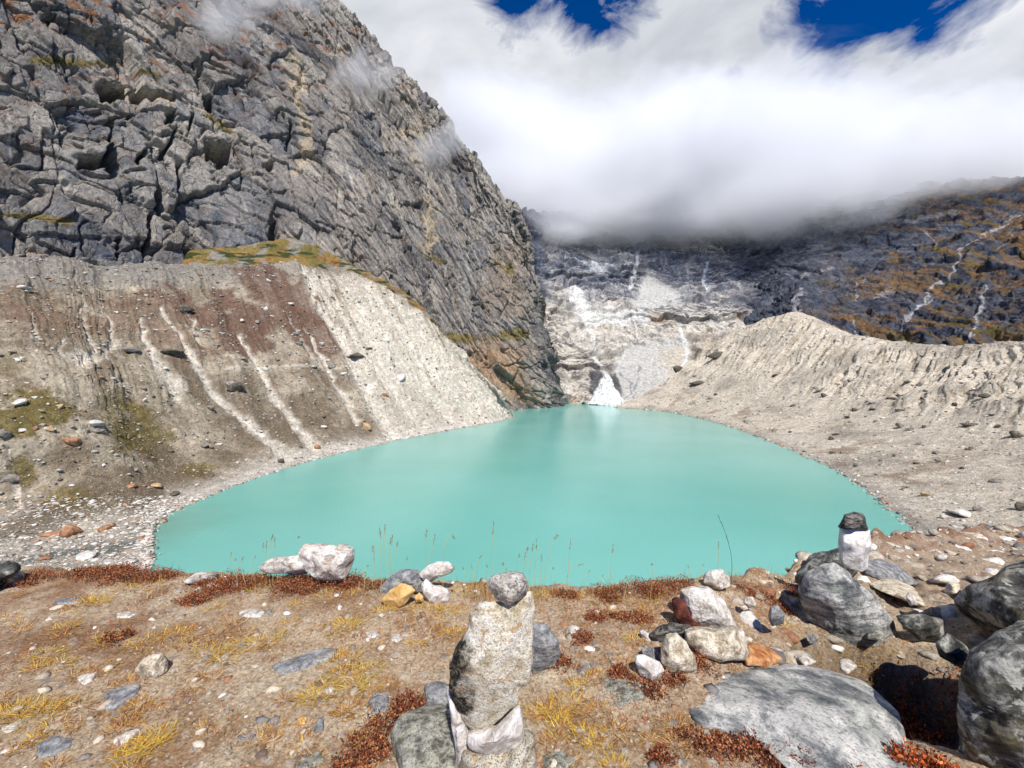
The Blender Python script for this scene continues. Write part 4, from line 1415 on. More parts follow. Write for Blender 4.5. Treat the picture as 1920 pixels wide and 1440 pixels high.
stand_rock("rock", [(786, 1076), (800, 1062), (820, 1053), (842, 1052), (852, 1066), (846, 1074), (824, 1082), (800, 1094)], 3.02, 0.14, MW, 31, 5, 3.0, 1.0, label="pale banded slab jutting up on top of the stone pile", cat="rock", group="pile of stones on the rim")
stand_rock("rock", [(791, 1094), (800, 1084), (812, 1096), (838, 1104), (843, 1112), (842, 1128), (804, 1131), (794, 1118)], 2.95, 0.16, MWT, 32, 5, 3.2, 0.7, label="white notched block at the right of the stone pile", cat="rock", group="pile of stones on the rim")
stand_rock("rock", [(714, 1126), (732, 1106), (752, 1094), (772, 1099), (779, 1107), (766, 1126), (750, 1143), (728, 1138)], 2.9, 0.14, MYE, 33, 5, 3.2, 0.6, label="smooth yellow ochre stone at the front of the stone pile", cat="rock", group="pile of stones on the rim")
stand_rock("rock", [(778, 1118), (786, 1111), (794, 1118), (792, 1128), (780, 1130)], 2.88, 0.06, MYE, 34, 4, label="little round tan stone wedged beside the yellow stone", cat="rock", group="pile of stones on the rim")

# ---------------------------------------------------------------- small cairn right of centre
GS = "stones of the small rim cairn"
stand_rock("cairn_stone", [(1277, 1130), (1278, 1108), (1300, 1102), (1330, 1104), (1358, 1128), (1376, 1160), (1380, 1178), (1362, 1184), (1320, 1182), (1290, 1158)], 2.75, 0.24, MW, 40, 6, 2.8, 1.1, cuts=9, label="large white faceted stone on top of the small rim cairn", cat="rock", group=GS)
stand_rock("cairn_stone", [(1260, 1126), (1268, 1119), (1284, 1124), (1300, 1165), (1330, 1185), (1290, 1185), (1266, 1160)], 2.92, 0.16, MRD, 41, 4, label="dark red stone half hidden behind the white capstone", cat="rock", group=GS)
stand_rock("cairn_stone", [(1282, 1182), (1300, 1178), (1340, 1184), (1362, 1182), (1378, 1176), (1394, 1196), (1402, 1216), (1394, 1232), (1352, 1238), (1310, 1222), (1286, 1200)], 2.62, 0.24, MWC, 42, 5, 2.8, 1.0, label="tan mottled base stone under the white capstone", cat="rock", group=GS)
stand_rock("cairn_stone", [(1376, 1188), (1392, 1180), (1400, 1200), (1402, 1224), (1386, 1232), (1374, 1210)], 2.58, 0.12, MW, 43, 4, label="white chip at the right side of the small rim cairn", cat="rock", group=GS)
stand_rock("cairn_stone", [(1238, 1212), (1250, 1192), (1268, 1188), (1288, 1204), (1304, 1232), (1306, 1254), (1286, 1264), (1252, 1258), (1240, 1240)], 2.42, 0.16, MWC, 44, 5, 2.8, 1.0, label="upright cream stone with grey blotches left of the small rim cairn", cat="rock", group=GS)
stand_rock("cairn_stone", [(1190, 1240), (1194, 1229), (1212, 1230), (1236, 1240), (1247, 1256), (1240, 1272), (1222, 1278), (1200, 1266)], 2.34, 0.13, MWT, 45, 5, 3.2, 0.6, label="rounded white stone lowest and farthest left of the small rim cairn", cat="rock", group=GS)
stand_rock("cairn_stone", [(1202, 1218), (1212, 1209), (1234, 1222), (1240, 1240), (1224, 1242), (1206, 1230)], 2.46, 0.1, MG, 46, 4, label="grey flat stone behind the rounded white stone", cat="rock", group=GS)
stand_rock("cairn_stone", [(1199, 1184), (1206, 1181), (1220, 1190), (1222, 1206), (1204, 1198)], 2.62, 0.07, MWT, 47, 4, label="small bright white chip at the upper left of the small rim cairn", cat="rock", group=GS)
stand_rock("cairn_stone", [(1214, 1188), (1232, 1178), (1262, 1168), (1296, 1172), (1290, 1200), (1250, 1196), (1226, 1208)], 2.75, 0.14, MBK, 48, 4, label="stone coloured black as the shade between the chip and the capstone", cat="rock", group=GS)  # black colour stands in for the shade left of the capstone
lie_rock("rock", [(1389, 1232), (1404, 1222), (1430, 1224), (1452, 1232), (1468, 1246), (1440, 1258), (1400, 1254)], 0.09, MOR, 49, 5, 3.2, 0.8, sink=0.1, label="rusty orange slab right of the small rim cairn", cat="rock")

# ---------------------------------------------------------------- white pillar and its boulders
stand_rock("boulder", [(1480, 1110), (1490, 1080), (1510, 1056), (1540, 1038), (1580, 1026), (1610, 1060), (1580, 1100), (1520, 1118)], 4.0, 0.7, MDK, 50, 5, 3.2, 0.9, label="dark rounded boulder capped with brown turf behind the white pillar", cat="rock")
stand_rock("boulder", [(1500, 1112), (1512, 1082), (1540, 1062), (1566, 1058), (1590, 1064), (1612, 1090), (1640, 1122), (1666, 1156), (1672, 1240), (1590, 1250), (1520, 1190)], 3.15, 0.5, MGN, 51, 6, 3.2, 1.0, label="grey lichened boulder carrying the white pillar", cat="rock")
stand_rock("pillar_stone", [(1579, 1056), (1576, 1020), (1578, 989), (1600, 986), (1630, 994), (1630, 1030), (1626, 1066), (1612, 1071), (1590, 1064)], 3.2, 0.18, MWT, 52, 5, 5.0, 0.35, cuts=3, label="upright white square stone pillar standing on the grey boulder", cat="rock")
stand_rock("pillar_capstone", [(1573, 989), (1582, 964), (1604, 961), (1618, 964), (1624, 976), (1631, 995), (1600, 992)], 3.19, 0.19, MBK, 53, 5, 3.4, 0.8, label="dark layered capstone on top of the white pillar", cat="rock")
lie_rock("rock", [(1615, 1060), (1650, 1058), (1690, 1072), (1720, 1098), (1700, 1106), (1660, 1096), (1622, 1082)], 0.14, MG, 54, 5, 2.8, 1.0, sink=0.2, label="flat grey slab reaching right from the foot of the white pillar", cat="rock")
lie_rock("rock", [(1630, 1096), (1670, 1096), (1712, 1112), (1735, 1140), (1700, 1142), (1650, 1122)], 0.12, MWC, 55, 5, 2.8, 1.0, sink=0.2, label="pale broken slab below the flat slab right of the pillar", cat="rock")
stand_rock("rock", [(1698, 1118), (1704, 1110), (1716, 1118), (1720, 1134), (1706, 1136)], 3.15, 0.08, MWT, 56, 4, label="small white stone on the broken slab right of the pillar", cat="rock")
stand_rock("rock", [(1318, 1092), (1322, 1076), (1338, 1067), (1354, 1068), (1366, 1082), (1368, 1098), (1340, 1104)], 3.25, 0.18, MW, 57, 5, label="white angular stone on the rim left of the dark boulder", cat="rock")
stand_rock("rock", [(1440, 1156), (1446, 1138), (1458, 1134), (1470, 1150), (1470, 1170), (1448, 1174)], 2.75, 0.11, MG, 58, 4, label="small pointed grey stone in the bare soil right of the small cairn", cat="rock")
stand_rock("rock", [(1394, 1130), (1400, 1118), (1412, 1120), (1418, 1136), (1404, 1142)], 2.95, 0.08, MW, 59, 4, label="small oval white stone behind the white capstone", cat="rock")
lie_rock("rock", [(1540, 1158), (1556, 1148), (1580, 1156), (1584, 1172), (1558, 1180)], 0.08, MG, 60, 4, label="flat pale grey stone in front of the pillar boulder", cat="rock")
lie_rock("rock", [(1610, 1168), (1640, 1160), (1660, 1180), (1658, 1205), (1622, 1200)], 0.1, MGL, 61, 4, label="lichened stone on the brink of the dark hollow", cat="rock")
lie_rock("rock", [(1340, 1168 + 90), (1400, 1252), (1480, 1256), (1560, 1268), (1620, 1285), (1680, 1350), (1704, 1440), (1730, 1520), (1640, 1530), (1500, 1480), (1420, 1400), (1310, 1360), (1290, 1320), (1300, 1280)], 0.13, MGN, 62, 6, 6.0, 0.9, cuts=6, sink=0.55, label="broad banded grey gneiss slab in the near right ground", cat="rock")
lie_rock("rock", [(1120, 1270), (1180, 1262), (1210, 1276), (1212, 1310), (1160, 1330), (1118, 1300)], 0.07, MGL, 63, 5, sink=0.7, label="low lichened slab in the grass left of the gneiss slab", cat="rock")
stand_rock("boulder", [(1790, 1130), (1812, 1100), (1850, 1082), (1900, 1062), (1980, 1050), (2080, 1080), (2120, 1170), (2040, 1210), (1930, 1188), (1862, 1186), (1810, 1160)], 3.0, 0.9, MDK, 64, 6, 3.2, 0.9, label="large dark lichened boulder above the hollow at the right edge", cat="rock")
stand_rock("boulder", [(1786, 1340), (1794, 1275), (1822, 1225), (1866, 1186), (1930, 1160), (2050, 1130), (2200, 1200), (2300, 1500), (2200, 1800), (1900, 1800), (1810, 1600), (1796, 1440)], 1.92, 0.62, MDK, 65, 6, 3.4, 1.3, cuts=8, label="large black and white lichened boulder nearest the camera on the right", cat="rock")
stand_rock("rock", [(1770, 1110), (1778, 1092), (1796, 1094), (1802, 1112), (1790, 1126)], 3.2, 0.15, MWC, 66, 4, label="pale stone wedged above the hollow beside the large dark boulder", cat="rock")
stand_rock("rock", [(1752, 1206), (1780, 1188), (1810, 1210), (1822, 1236), (1800, 1250), (1764, 1232)], 2.55, 0.18, MDK, 67, 4, label="dark slab lying inside the hollow", cat="rock")
stand_rock("rock", [(1680, 1160), (1730, 1150), (1772, 1162), (1770, 1200), (1720, 1196)], 3.0, 0.2, MDK, 68, 4, label="dark stone at the back of the hollow", cat="rock")

# ---------------------------------------------------------------- stones on the open ground
stand_rock("rock", [(254, 1256), (262, 1242), (286, 1226), (304, 1225), (312, 1240), (312, 1258), (298, 1268), (262, 1272)], 2.3, 0.13, MWC, 70, 5, 2.8, 1.0, label="single cream stone sitting alone on the left of the bare ground", cat="rock")
for i, (poly, mt, hh, lab) in enumerate([
    ([(195, 1300), (220, 1287), (262, 1286), (258, 1300), (236, 1318), (212, 1336), (195, 1330)], MG, 0.05, "grey slab set in the soil below the lone cream stone"),
    ([(510, 1250), (560, 1232), (610, 1218), (632, 1220), (620, 1238), (580, 1252), (530, 1268)], MG, 0.06, "long grey slab set in the soil beside yellow grass"),
    ([(70, 1400), (100, 1384), (138, 1386), (130, 1404), (100, 1420), (72, 1422)], MG, 0.05, "pale grey slab in the near left corner of the ground"),
    ([(142, 1274), (160, 1264), (182, 1262), (176, 1276), (160, 1286)], MW, 0.04, "pale stone with a dark hollow left of the lone cream stone"),
    ([(212, 1390), (236, 1376), (264, 1369), (258, 1382), (232, 1396), (214, 1400)], MW, 0.04, "narrow white slab in the soil near the left corner"),
    ([(445, 1382), (462, 1376), (480, 1380), (470, 1390), (450, 1390)], MG, 0.03, "small dark oval stone in the near left ground"),
    ([(556, 1350), (566, 1342), (576, 1346), (572, 1358), (560, 1360)], MYE, 0.03, "small orange yellow stone in the near ground"),
    ([(584, 1370), (600, 1348), (608, 1352), (606, 1372), (590, 1376)], MG, 0.05, "pale pointed stone beside the small orange stone"),
    ([(690, 1320), (704, 1300), (728, 1304), (730, 1330), (704, 1342)], MG, 0.06, "grey mottled stone left of the cairn above the red scrub"),
    ([(555, 1420), (600, 1412), (610, 1430), (575, 1450), (550, 1444)], MGL, 0.05, "lichened slab cut by the near edge of the ground"),
    ([(215, 1152), (240, 1148), (256, 1152), (242, 1160), (218, 1160)], MW, 0.03, "thin pale slab on the bare left ground"),
    ([(100, 1126), (130, 1120), (156, 1124), (146, 1134), (108, 1134)], MG, 0.03, "flat grey stone near the rim at far left"),
    ([(446, 1148), (470, 1144), (498, 1146), (490, 1158), (454, 1158)], MW, 0.03, "flat whitish stone in front of the red scrub"),
    ([(686, 1186), (700, 1184), (712, 1190), (704, 1196), (690, 1196)], MW, 0.025, "small white flat stone in front of the stone pile"),
    ([(734, 1192), (748, 1190), (756, 1198), (744, 1206), (734, 1202)], MW, 0.03, "small white stone right of another in front of the pile"),
    ([(606, 1296), (620, 1288), (630, 1294), (624, 1304), (610, 1304)], MW, 0.04, "small round white stone by the yellow grass"),
    ([(1064, 1180), (1072, 1175), (1086, 1179), (1084, 1190), (1070, 1190)], MWT, 0.045, "bright white stone right of the tall cairn"),
    ([(1080, 1256), (1110, 1242), (1118, 1246), (1100, 1264), (1084, 1268)], MG, 0.03, "thin grey slab sunk in the grass right of the tall cairn"),
    ([(1020, 1420), (1060, 1412), (1080, 1430), (1050, 1450), (1018, 1446)], MGL, 0.04, "lichened stone low at the right of the cairn's foot"),
    ([(1490, 1292 - 60), (1512, 1226), (1530, 1240), (1510, 1250)], MW, 0.04, "pale stone just behind the gneiss slab"),
    ([(1574, 1240), (1590, 1236), (1606, 1250), (1590, 1262), (1576, 1256)], MW, 0.05, "white cracked stone behind the right end of the gneiss slab"),
    ([(1510, 1196), (1526, 1190), (1534, 1200), (1518, 1208)], MG, 0.04, "grey stone in the soil in front of the pillar boulder"),
    ([(2, 1368), (20, 1360), (40, 1356), (34, 1368), (10, 1376)], MW, 0.03, "white sliver of stone at the left edge near yellow grass"),
]):
    lie_rock("rock", poly, hh, mt, 200 + i, 4, 2.8, 1.2, cuts=6, sink=0.5, label=lab, cat="rock")


# ---------------------------------------------------------------- scattering
def rot_mats(n, rng, tilt=3.14):
    ax = rng.normal(size=(n, 3))
    ax /= np.linalg.norm(ax, axis=1, keepdims=True)
    an = rng.uniform(-tilt, tilt, n)
    K = np.zeros((n, 3, 3))
    K[:, 0, 1], K[:, 0, 2], K[:, 1, 0], K[:, 1, 2], K[:, 2, 0], K[:, 2, 1] = -ax[:, 2], ax[:, 1], ax[:, 2], -ax[:, 0], -ax[:, 1], ax[:, 0]
    I = np.eye(3)[None]
    return I + np.sin(an)[:, None, None] * K + (1 - np.cos(an))[:, None, None] * (K @ K)


def stone_shape(sub, rng, planes=11):
    v, f = ICO[sub]
    n = rng.normal(size=(planes, 3))
    n /= np.linalg.norm(n, axis=1, keepdims=True)
    h = rng.uniform(0.55, 0.95, planes)
    k = np.maximum((v @ n.T / h).max(1), 0.55)
    q = v / k[:, None]
    return q.astype(np.float32), f


def scatter_stones(name, pos, size, col, sub, rng, flat=0.6, tilt=0.6, **kw):
    """Merge many small angular stones into one mesh. pos (n,3), size (n,), col (n,3)."""
    n = len(pos)
    shapes = [stone_shape(sub, rng) for _ in range(9)]
    pick = rng.integers(0, 9, n)
    V, F, C = [], [], []
    base = 0
    for k in range(9):
        idx = np.where(pick == k)[0]
        if len(idx) == 0:
            continue
        v, f = shapes[k]
        m = len(idx)
        sc3 = np.stack([rng.uniform(0.8, 1.35, m), rng.uniform(0.65, 1.0, m), rng.uniform(flat * 0.6, flat * 1.15, m)], 1) * size[idx, None] * 0.5
        th = rng.uniform(0, 6.28, m)
        Rz = np.zeros((m, 3, 3))
        Rz[:, 0, 0] = np.cos(th)
        Rz[:, 0, 1] = -np.sin(th)
        Rz[:, 1, 0] = np.sin(th)
        Rz[:, 1, 1] = np.cos(th)
        Rz[:, 2, 2] = 1
        R = rot_mats(m, rng, tilt) @ Rz
        w = v[None] * sc3[:, None, :]
        w = np.einsum("nij,nkj->nki", R, w) + pos[idx][:, None, :]
        V.append(w.reshape(-1, 3))
        F.append((f[None] + (np.arange(m) * len(v))[:, None, None]).reshape(-1, 3) + base)
        C.append(np.repeat(col[idx], len(v), 0))
        base += m * len(v)
    me = mesh_from(name, np.concatenate(V), np.concatenate(F), np.concatenate(C))
    return link(name, me, kw.pop("mat", MST), **kw)


def simple_col_mat(name, scale, contrast, bump, bd, rough=0.9, trans=0.0):
    m, nt, b = new_mat(name)
    L = nt.links
    at_ = nt.nodes.new("ShaderNodeAttribute")
    at_.attribute_name = "col"
    geo = nt.nodes.new("ShaderNodeNewGeometry")
    n1 = noise_n(nt, geo.outputs["Position"], scale, 5, 0.7)
    g = ramp_n(nt, n1, [(0.3, (1 - contrast,) * 3), (0.7, (1 + contrast,) * 3)])
    L.new(mix_n(nt, 1.0, at_.outputs["Color"], g, "MULTIPLY"), b.inputs["Base Color"])
    if bump > 0:
        bp = nt.nodes.new("ShaderNodeBump")
        bp.inputs["Strength"].default_value = bump
        bp.inputs["Distance"].default_value = bd
        L.new(n1, bp.inputs["Height"])
        L.new(bp.outputs[0], b.inputs["Normal"])
    b.inputs["Roughness"].default_value = rough
    return m


MST = simple_col_mat("scree_stone", 3.0, 0.35, 0.6, 0.1)
MPB = simple_col_mat("pebble", 130.0, 0.35, 0.5, 0.004)
MRB = simple_col_mat("rubble_stone", 22.0, 0.45, 0.9, 0.02)
MLF = simple_col_mat("leaf", 60.0, 0.3, 0.0, 0.0, 0.55)
MBL = simple_col_mat("grass_blade", 40.0, 0.25, 0.0, 0.0, 0.6)


def pal(cols, n, rng, jit=0.12, w=None):
    C = np.array([rgb(*c) for c in cols])
    c = C[rng.choice(len(cols), n, p=w)]
    return c * rng.uniform(1 - jit, 1 + jit, (n, 1))


# screes: the countless small stones of both moraines
def scree(T, name, n, rng, hi, cols, w=None, vmin=0.95, vmax=5.6, smax=1.7, box=(-60, 1980, 480, 1110), pw=1.0):
    o, P, N, v, px, py = T
    ok = (v > vmin) & (v < vmax) & (px > box[0]) & (px < box[1]) & (py > box[2]) & (py < box[3]) & (P[..., 1] > 20)
    idx = np.flatnonzero(ok)
    # even cover in the ground's own area
    A = np.linalg.norm(np.cross(np.gradient(P, axis=0), np.gradient(P, axis=1)), axis=-1).ravel()[idx]
    dist = np.linalg.norm(P.reshape(-1, 3)[idx], axis=1)
    pr = A / dist ** pw
    idx = rng.choice(idx, n, p=pr / pr.sum())
    p = P.reshape(-1, 3)[idx] + rng.normal(size=(n, 3)) * np.array([0.4, 0.4, 0.0])
    s = 0.28 * (1 - rng.random(n)) ** -0.42
    s = np.minimum(s, smax) * (0.55 + np.linalg.norm(p[:, :2], axis=1) / 330)
    return scatter_stones(name, p, s, pal(cols, n, rng, 0.15, w), 1, rng, kind="stuff", label="loose stones of all sizes strewn over the moraine slope", cat="scree")


R5 = np.random.default_rng(55)
scree(ML, "scree", 24000, R5, 0, [(176, 168, 154), (150, 142, 130), (204, 198, 186), (120, 112, 102), (168, 124, 90), (96, 90, 84)], [.3, .26, .16, .14, .07, .07])
scree(MR, "scree", 18000, R5, 0, [(190, 182, 168), (160, 152, 140), (208, 202, 190), (128, 120, 110), (150, 116, 92)], [.36, .26, .2, .13, .05], vmax=4.3)
# stones standing in the shallows along both shores
for T_, nm_ in ((ML, "left"), (MR, "right")):
    o_, P_, N_, v_, px_, py_ = T_
    ok_ = np.flatnonzero((np.abs(v_ - 1.0) < 0.05) & (P_[..., 1] > 60) & (py_ < 1080))
    ii_ = R5.choice(ok_, 1500)
    p_ = P_.reshape(-1, 3)[ii_] + R5.normal(size=(1500, 3)) * [0.8, 0.8, 0.02]
    p_[:, 2] = np.maximum(p_[:, 2], -0.1)
    scatter_stones("shore_stones", p_, np.minimum(0.4 * (1 - R5.random(1500)) ** -0.45, 2.0) * (0.6 + p_[:, 1] / 400), pal([(196, 190, 178), (150, 144, 134), (120, 114, 106), (176, 140, 110)], 1500, R5, 0.12), 1, R5, kind="stuff", label="loose stones standing in the shallows of the %s shore" % nm_, cat="stones")


# the pebble flat where the stream enters
o_, P_, N_, v_, px_, py_ = ML
ok_ = np.flatnonzero((py_ > 930) & (py_ < 1085) & (px_ > -60) & (px_ < 420) & (v_ > 0.8) & (v_ < 3) & (P_[..., 2] > -0.3))
ii_ = R5.choice(ok_, 3400)
p_ = P_.reshape(-1, 3)[ii_] + R5.normal(size=(3400, 3)) * [0.3, 0.3, 0]
scatter_stones("pebble_flat", p_, np.minimum(0.45 * (1 - R5.random(3400)) ** -0.45, 2.0), pal([(206, 200, 188), (190, 182, 168), (158, 152, 142), (196, 150, 112), (222, 216, 206)], 3400, R5, 0.1, [.34, .28, .16, .06, .16]), 1, R5, flat=0.45, tilt=0.25, kind="stuff", label="flat bed of pale cobbles where the stream meets the lake", cat="cobbles")


def terrain_point(T, x, y):
    o, P, N, v, px, py = T
    q = (px - x) ** 2 + (py - y) ** 2 + np.where((v > 0.9) & (v < 5.5) & (P[..., 1] > 10), 0, 1e9)
    return P.reshape(-1, 3)[q.argmin()]


def boulder_on(T, x, y, wpx, hpx, mat, seed, label, group=None, name="boulder"):
    p = terrain_point(T, x, y)
    rng = np.random.default_rng(seed)
    v, f = ICO[3]
    q, f = stone_shape(3, rng, 13)
    d = p[1]
    W = wpx * d / 800 * 0.5
    H = hpx * d / 800 * 0.5
    th = rng.uniform(-0.5, 0.5)
    q = q * np.array([W, W * 0.8, H])
    R = np.array([[math.cos(th), -math.sin(th), 0], [math.sin(th), math.cos(th), 0], [0, 0, 1]])
    q = q @ R.T
    q = q + (q / (np.linalg.norm(q, axis=1, keepdims=True) + 1e-6)) * (fbm(q * (2.0 / W) + seed, 3) * W * 0.08)[:, None]
    lo = q[:, 2].min()
    me = mesh_from(name, q - np.array([0, 0, lo]), f)
    o = link(name, me, mat, label=label, cat="boulder", group=group)
    o.location = p + np.array([0, 0, lo * -0.0 - H * 0.55])
    return o


def far_rock_mat(name, base, dark, light):
    m, nt, b = new_mat(name)
    tc = nt.nodes.new("ShaderNodeTexCoord")
    n1 = noise_n(nt, tc.outputs["Object"], 0.9, 6, 0.7)
    nt.links.new(ramp_n(nt, n1, [(0.35, dark), (0.5, base), (0.66, light)]), b.inputs["Base Color"])
    bp = nt.nodes.new("ShaderNodeBump")
    bp.inputs["Distance"].default_value = 0.4
    nt.links.new(n1, bp.inputs["Height"])
    nt.links.new(bp.outputs[0], b.inputs["Normal"])
    return m


FG = far_rock_mat("moraine_boulder_grey", rgb(140, 134, 124), rgb(88, 84, 78), rgb(176, 168, 156))
FD = far_rock_mat("moraine_boulder_dark", rgb(98, 92, 82), rgb(56, 52, 48), rgb(130, 122, 110))
FW = far_rock_mat("moraine_boulder_white", rgb(212, 206, 196), rgb(168, 160, 150), rgb(230, 226, 220))
FO = far_rock_mat("moraine_boulder_orange", rgb(168, 124, 92), rgb(118, 84, 62), rgb(196, 160, 126))
FT = far_rock_mat("moraine_boulder_tan", rgb(190, 160, 122), rgb(148, 118, 84), rgb(212, 186, 150))
LB = [(350, 582, 26, 14, FD, "dark boulder high on the left moraine below the rubble band"), (245, 658, 40, 12, FG, "flat grey boulder at the head of a pale chute on the left moraine"),
      (322, 662, 40, 14, FD, "flat dark boulder right of a similar flat grey one on the left moraine"), (445, 730, 26, 18, FD, "dark boulder beside a pale chute in the middle of the left moraine"),
      (432, 724, 16, 12, FG, "grey boulder touching the dark one in the middle of the left moraine"), (137, 832, 26, 20, FO, "orange boulder on the mossy lower left moraine"),
      (182, 797, 30, 14, FW, "bright white slab on the mossy lower left moraine"), (180, 808, 22, 12, FG, "grey boulder just under the bright white slab"),
      (138, 1004, 32, 28, FO, "large rusty boulder on the pebble flat"), (195, 994, 24, 14, FO, "flat orange boulder right of the large rusty one"), (108, 1002, 34, 12, FO, "low brownish orange slab left of the large rusty boulder"),
      (668, 668, 30, 12, FD, "dark jagged outcrop block in the chutes of the left moraine"), (622, 688, 18, 14, FG, "squarish grey boulder on the left moraine face"), (750, 712, 20, 12, FW, "white boulder near the right end of the left moraine"),
      (722, 742, 16, 12, FO, "rusty boulder on the pale right end of the left moraine"), (688, 803, 18, 20, FT, "tan boulder just above the far left shore"), (596, 840, 16, 9, FO, "small orange boulder close to the left shore"),
      (527, 867, 16, 10, FD, "brown boulder close to the left shore"), (40, 757, 22, 9, FW, "thin white slab on the moss at the far left"), (42, 808, 16, 8, FW, "small white block on the moss at the far left"),
      (96, 806, 14, 12, FT, "pale tan block between two white ones on the lower left moraine"), (10, 816, 26, 16, FG, "grey boulder at the far left edge of the moraine"), (20, 900, 30, 16, FG, "grey boulder in the eroded bank at the far left"),
      (112, 764, 18, 9, FT, "tan slab on the lower left moraine"), (66, 806, 10, 8, FO, "little orange block on the lower left moraine"), (246, 912, 20, 8, FO, "rusty slab beside a mossy patch near the stream mouth"),
      (294, 912, 24, 8, FT, "tan slab at the rim of the pale beach"), (326, 928, 18, 7, FD, "dark flat boulder on the pale beach"), (382, 838, 16, 10, FG, "grey boulder on the foot of the left moraine"),
      (40, 540, 20, 10, FW, "white block on the rubble band under the cliff"), (50, 548, 14, 7, FW, "small white block on the rubble band under the cliff"), (504, 529, 10, 8, FW, "pale block in the maroon scrub under the crest"),
      (560, 646, 14, 8, FG, "grey boulder under the maroon scrub of the left moraine"), (455, 672, 18, 8, FG, "grey slab in the middle of the left moraine"), (690, 655, 12, 8, FD, "dark boulder right of the jagged outcrop block"),
      (396, 768, 14, 8, FG, "grey boulder between two pale chutes"), (270, 752, 12, 8, FW, "pale boulder on the left moraine above the moss"), (60, 1030, 30, 12, FG, "flat grey boulder on the pebble flat"),
      (160, 1045, 40, 12, FW, "flat white boulder at the near side of the pebble flat"), (80, 1050, 18, 9, FO, "orange block at the near side of the pebble flat"), (262, 1010, 14, 8, FO, "orange block near the stream mouth")]
RB = [(1345, 668, 26, 18, FD, "dark outcrop block in the far right moraine"), (1260, 684, 20, 20, FD, "dark split outcrop block above the far shore"), (1310, 720, 30, 10, FD, "dark low block above the far right shore"),
      (1690, 962, 18, 10, FG, "grey boulder near the water at the right shore"), (1800, 966, 36, 12, FW, "long white boulder on the right bank near the knoll"), (1835, 958, 20, 12, FG, "grey boulder beside the long white one on the right bank"),
      (1910, 820, 22, 14, FD, "dark boulder at the right edge of the right moraine"), (1914, 956, 20, 18, FD, "dark boulder at the right edge above the knoll"), (1815, 800, 22, 10, FD, "dark boulder halfway up the right moraine"),
      (1755, 850, 14, 8, FG, "grey boulder in the middle of the right moraine"), (1690, 800, 14, 8, FG, "grey boulder on the right moraine among pale debris"), (1560, 850, 12, 7, FD, "dark boulder close to the right shore"),
      (1870, 905, 22, 10, FG, "grey boulder low on the right moraine"), (1735, 930, 16, 8, FT, "tan boulder low on the right moraine"), (1850, 745, 16, 9, FD, "dark boulder high on the right moraine"), (1770, 972, 14, 9, FW, "white block left of the long white boulder")]
for i, b_ in enumerate(LB):
    boulder_on(ML, *b_[:5], 900 + i, b_[5])
for i, b_ in enumerate(RB):
    boulder_on(MR, *b_[:5], 1000 + i, b_[5])
for i in range(60):
    x, y = R5.uniform(0, 900), R5.uniform(560, 850)
    if y > 1000 - x * 0.28 or y < 480 + max(0, x - 560) * 0.8:
        continue
    k = i % 2
    boulder_on(ML, x, y, R5.uniform(7, 13), R5.uniform(4, 8), (FG, FW)[k], 1100 + i, ("nondescript small grey boulder embedded in the left moraine slope", "nondescript small whitish boulder embedded in the left moraine slope")[k], "small boulders on the left moraine", "small_boulder")
for i in range(60):
    x, y = R5.uniform(1300, 1915), R5.uniform(690, 940)
    if y > 780 + (x - 1300) * 0.42 - 20:
        continue
    k = i % 2
    boulder_on(MR, x, y, R5.uniform(7, 14), R5.uniform(4, 8), (FG, FD)[k], 1200 + i, ("nondescript small grey boulder embedded in the right moraine slope", "nondescript small dark boulder embedded in the right moraine slope")[k], "small boulders on the right moraine", "small_boulder")


# ---------------------------------------------------------------- foreground gravel
def fg_points(n, rng, xr=(-60, 1980), yr=(1075, 1470), pw=1.0):
    """Random ground positions in front of the camera, spread evenly over the ground."""
    r = np.sqrt(rng.uniform(1.2 ** 2, 4.4 ** 2, n * 3))
    th = rng.uniform(-0.95, 0.95, n * 3)
    keep = rng.random(n * 3) < (1.6 / r) ** pw
    X, Y = (r * np.sin(th))[keep][:n], (r * np.cos(th))[keep][:n]
    return np.stack([X, Y, ground_z(X, Y)], 1)


def stuff_z(p):
    return p


n_ = 6500
p_ = fg_points(n_, R5)
n_ = len(p_)
s_ = np.minimum(0.006 * (1 - R5.random(n_)) ** -0.55, 0.07)
scatter_stones("gravel", p_, s_, pal([(196, 184, 164), (170, 156, 138), (214, 208, 198), (132, 128, 124), (150, 112, 84), (104, 92, 82)], n_, R5, 0.14, [.28, .28, .14, .12, .1, .08]), 1, R5, flat=0.55, tilt=0.3, mat=MPB, kind="stuff", label="fine gravel over the bare soil", cat="gravel")
# rubble of the right-hand spur and around the pillar
n_ = 5200
X_ = R5.uniform(1.2, 9.5, n_)
Y_ = R5.uniform(2.2, 8.5, n_)
k_ = (960 + 800 * X_ / Y_ > 1330) & (960 + 800 * X_ / Y_ < 2100)
X_, Y_ = X_[k_], Y_[k_]
n_ = len(X_)
p_ = np.stack([X_, Y_, ground_z(X_, Y_)], 1)
s_ = np.minimum(0.018 * (1 - R5.random(n_)) ** -0.6, 0.2) * (0.6 + Y_ / 8)
scatter_stones("rubble", p_, s_, pal([(186, 174, 156), (158, 148, 134), (210, 204, 194), (118, 112, 106), (150, 108, 82)], n_, R5, 0.14, [.3, .27, .17, .16, .1]), 2, R5, flat=0.6, tilt=0.6, mat=MRB, kind="stuff", label="broken stones littering the spur right of the pillar", cat="rubble")


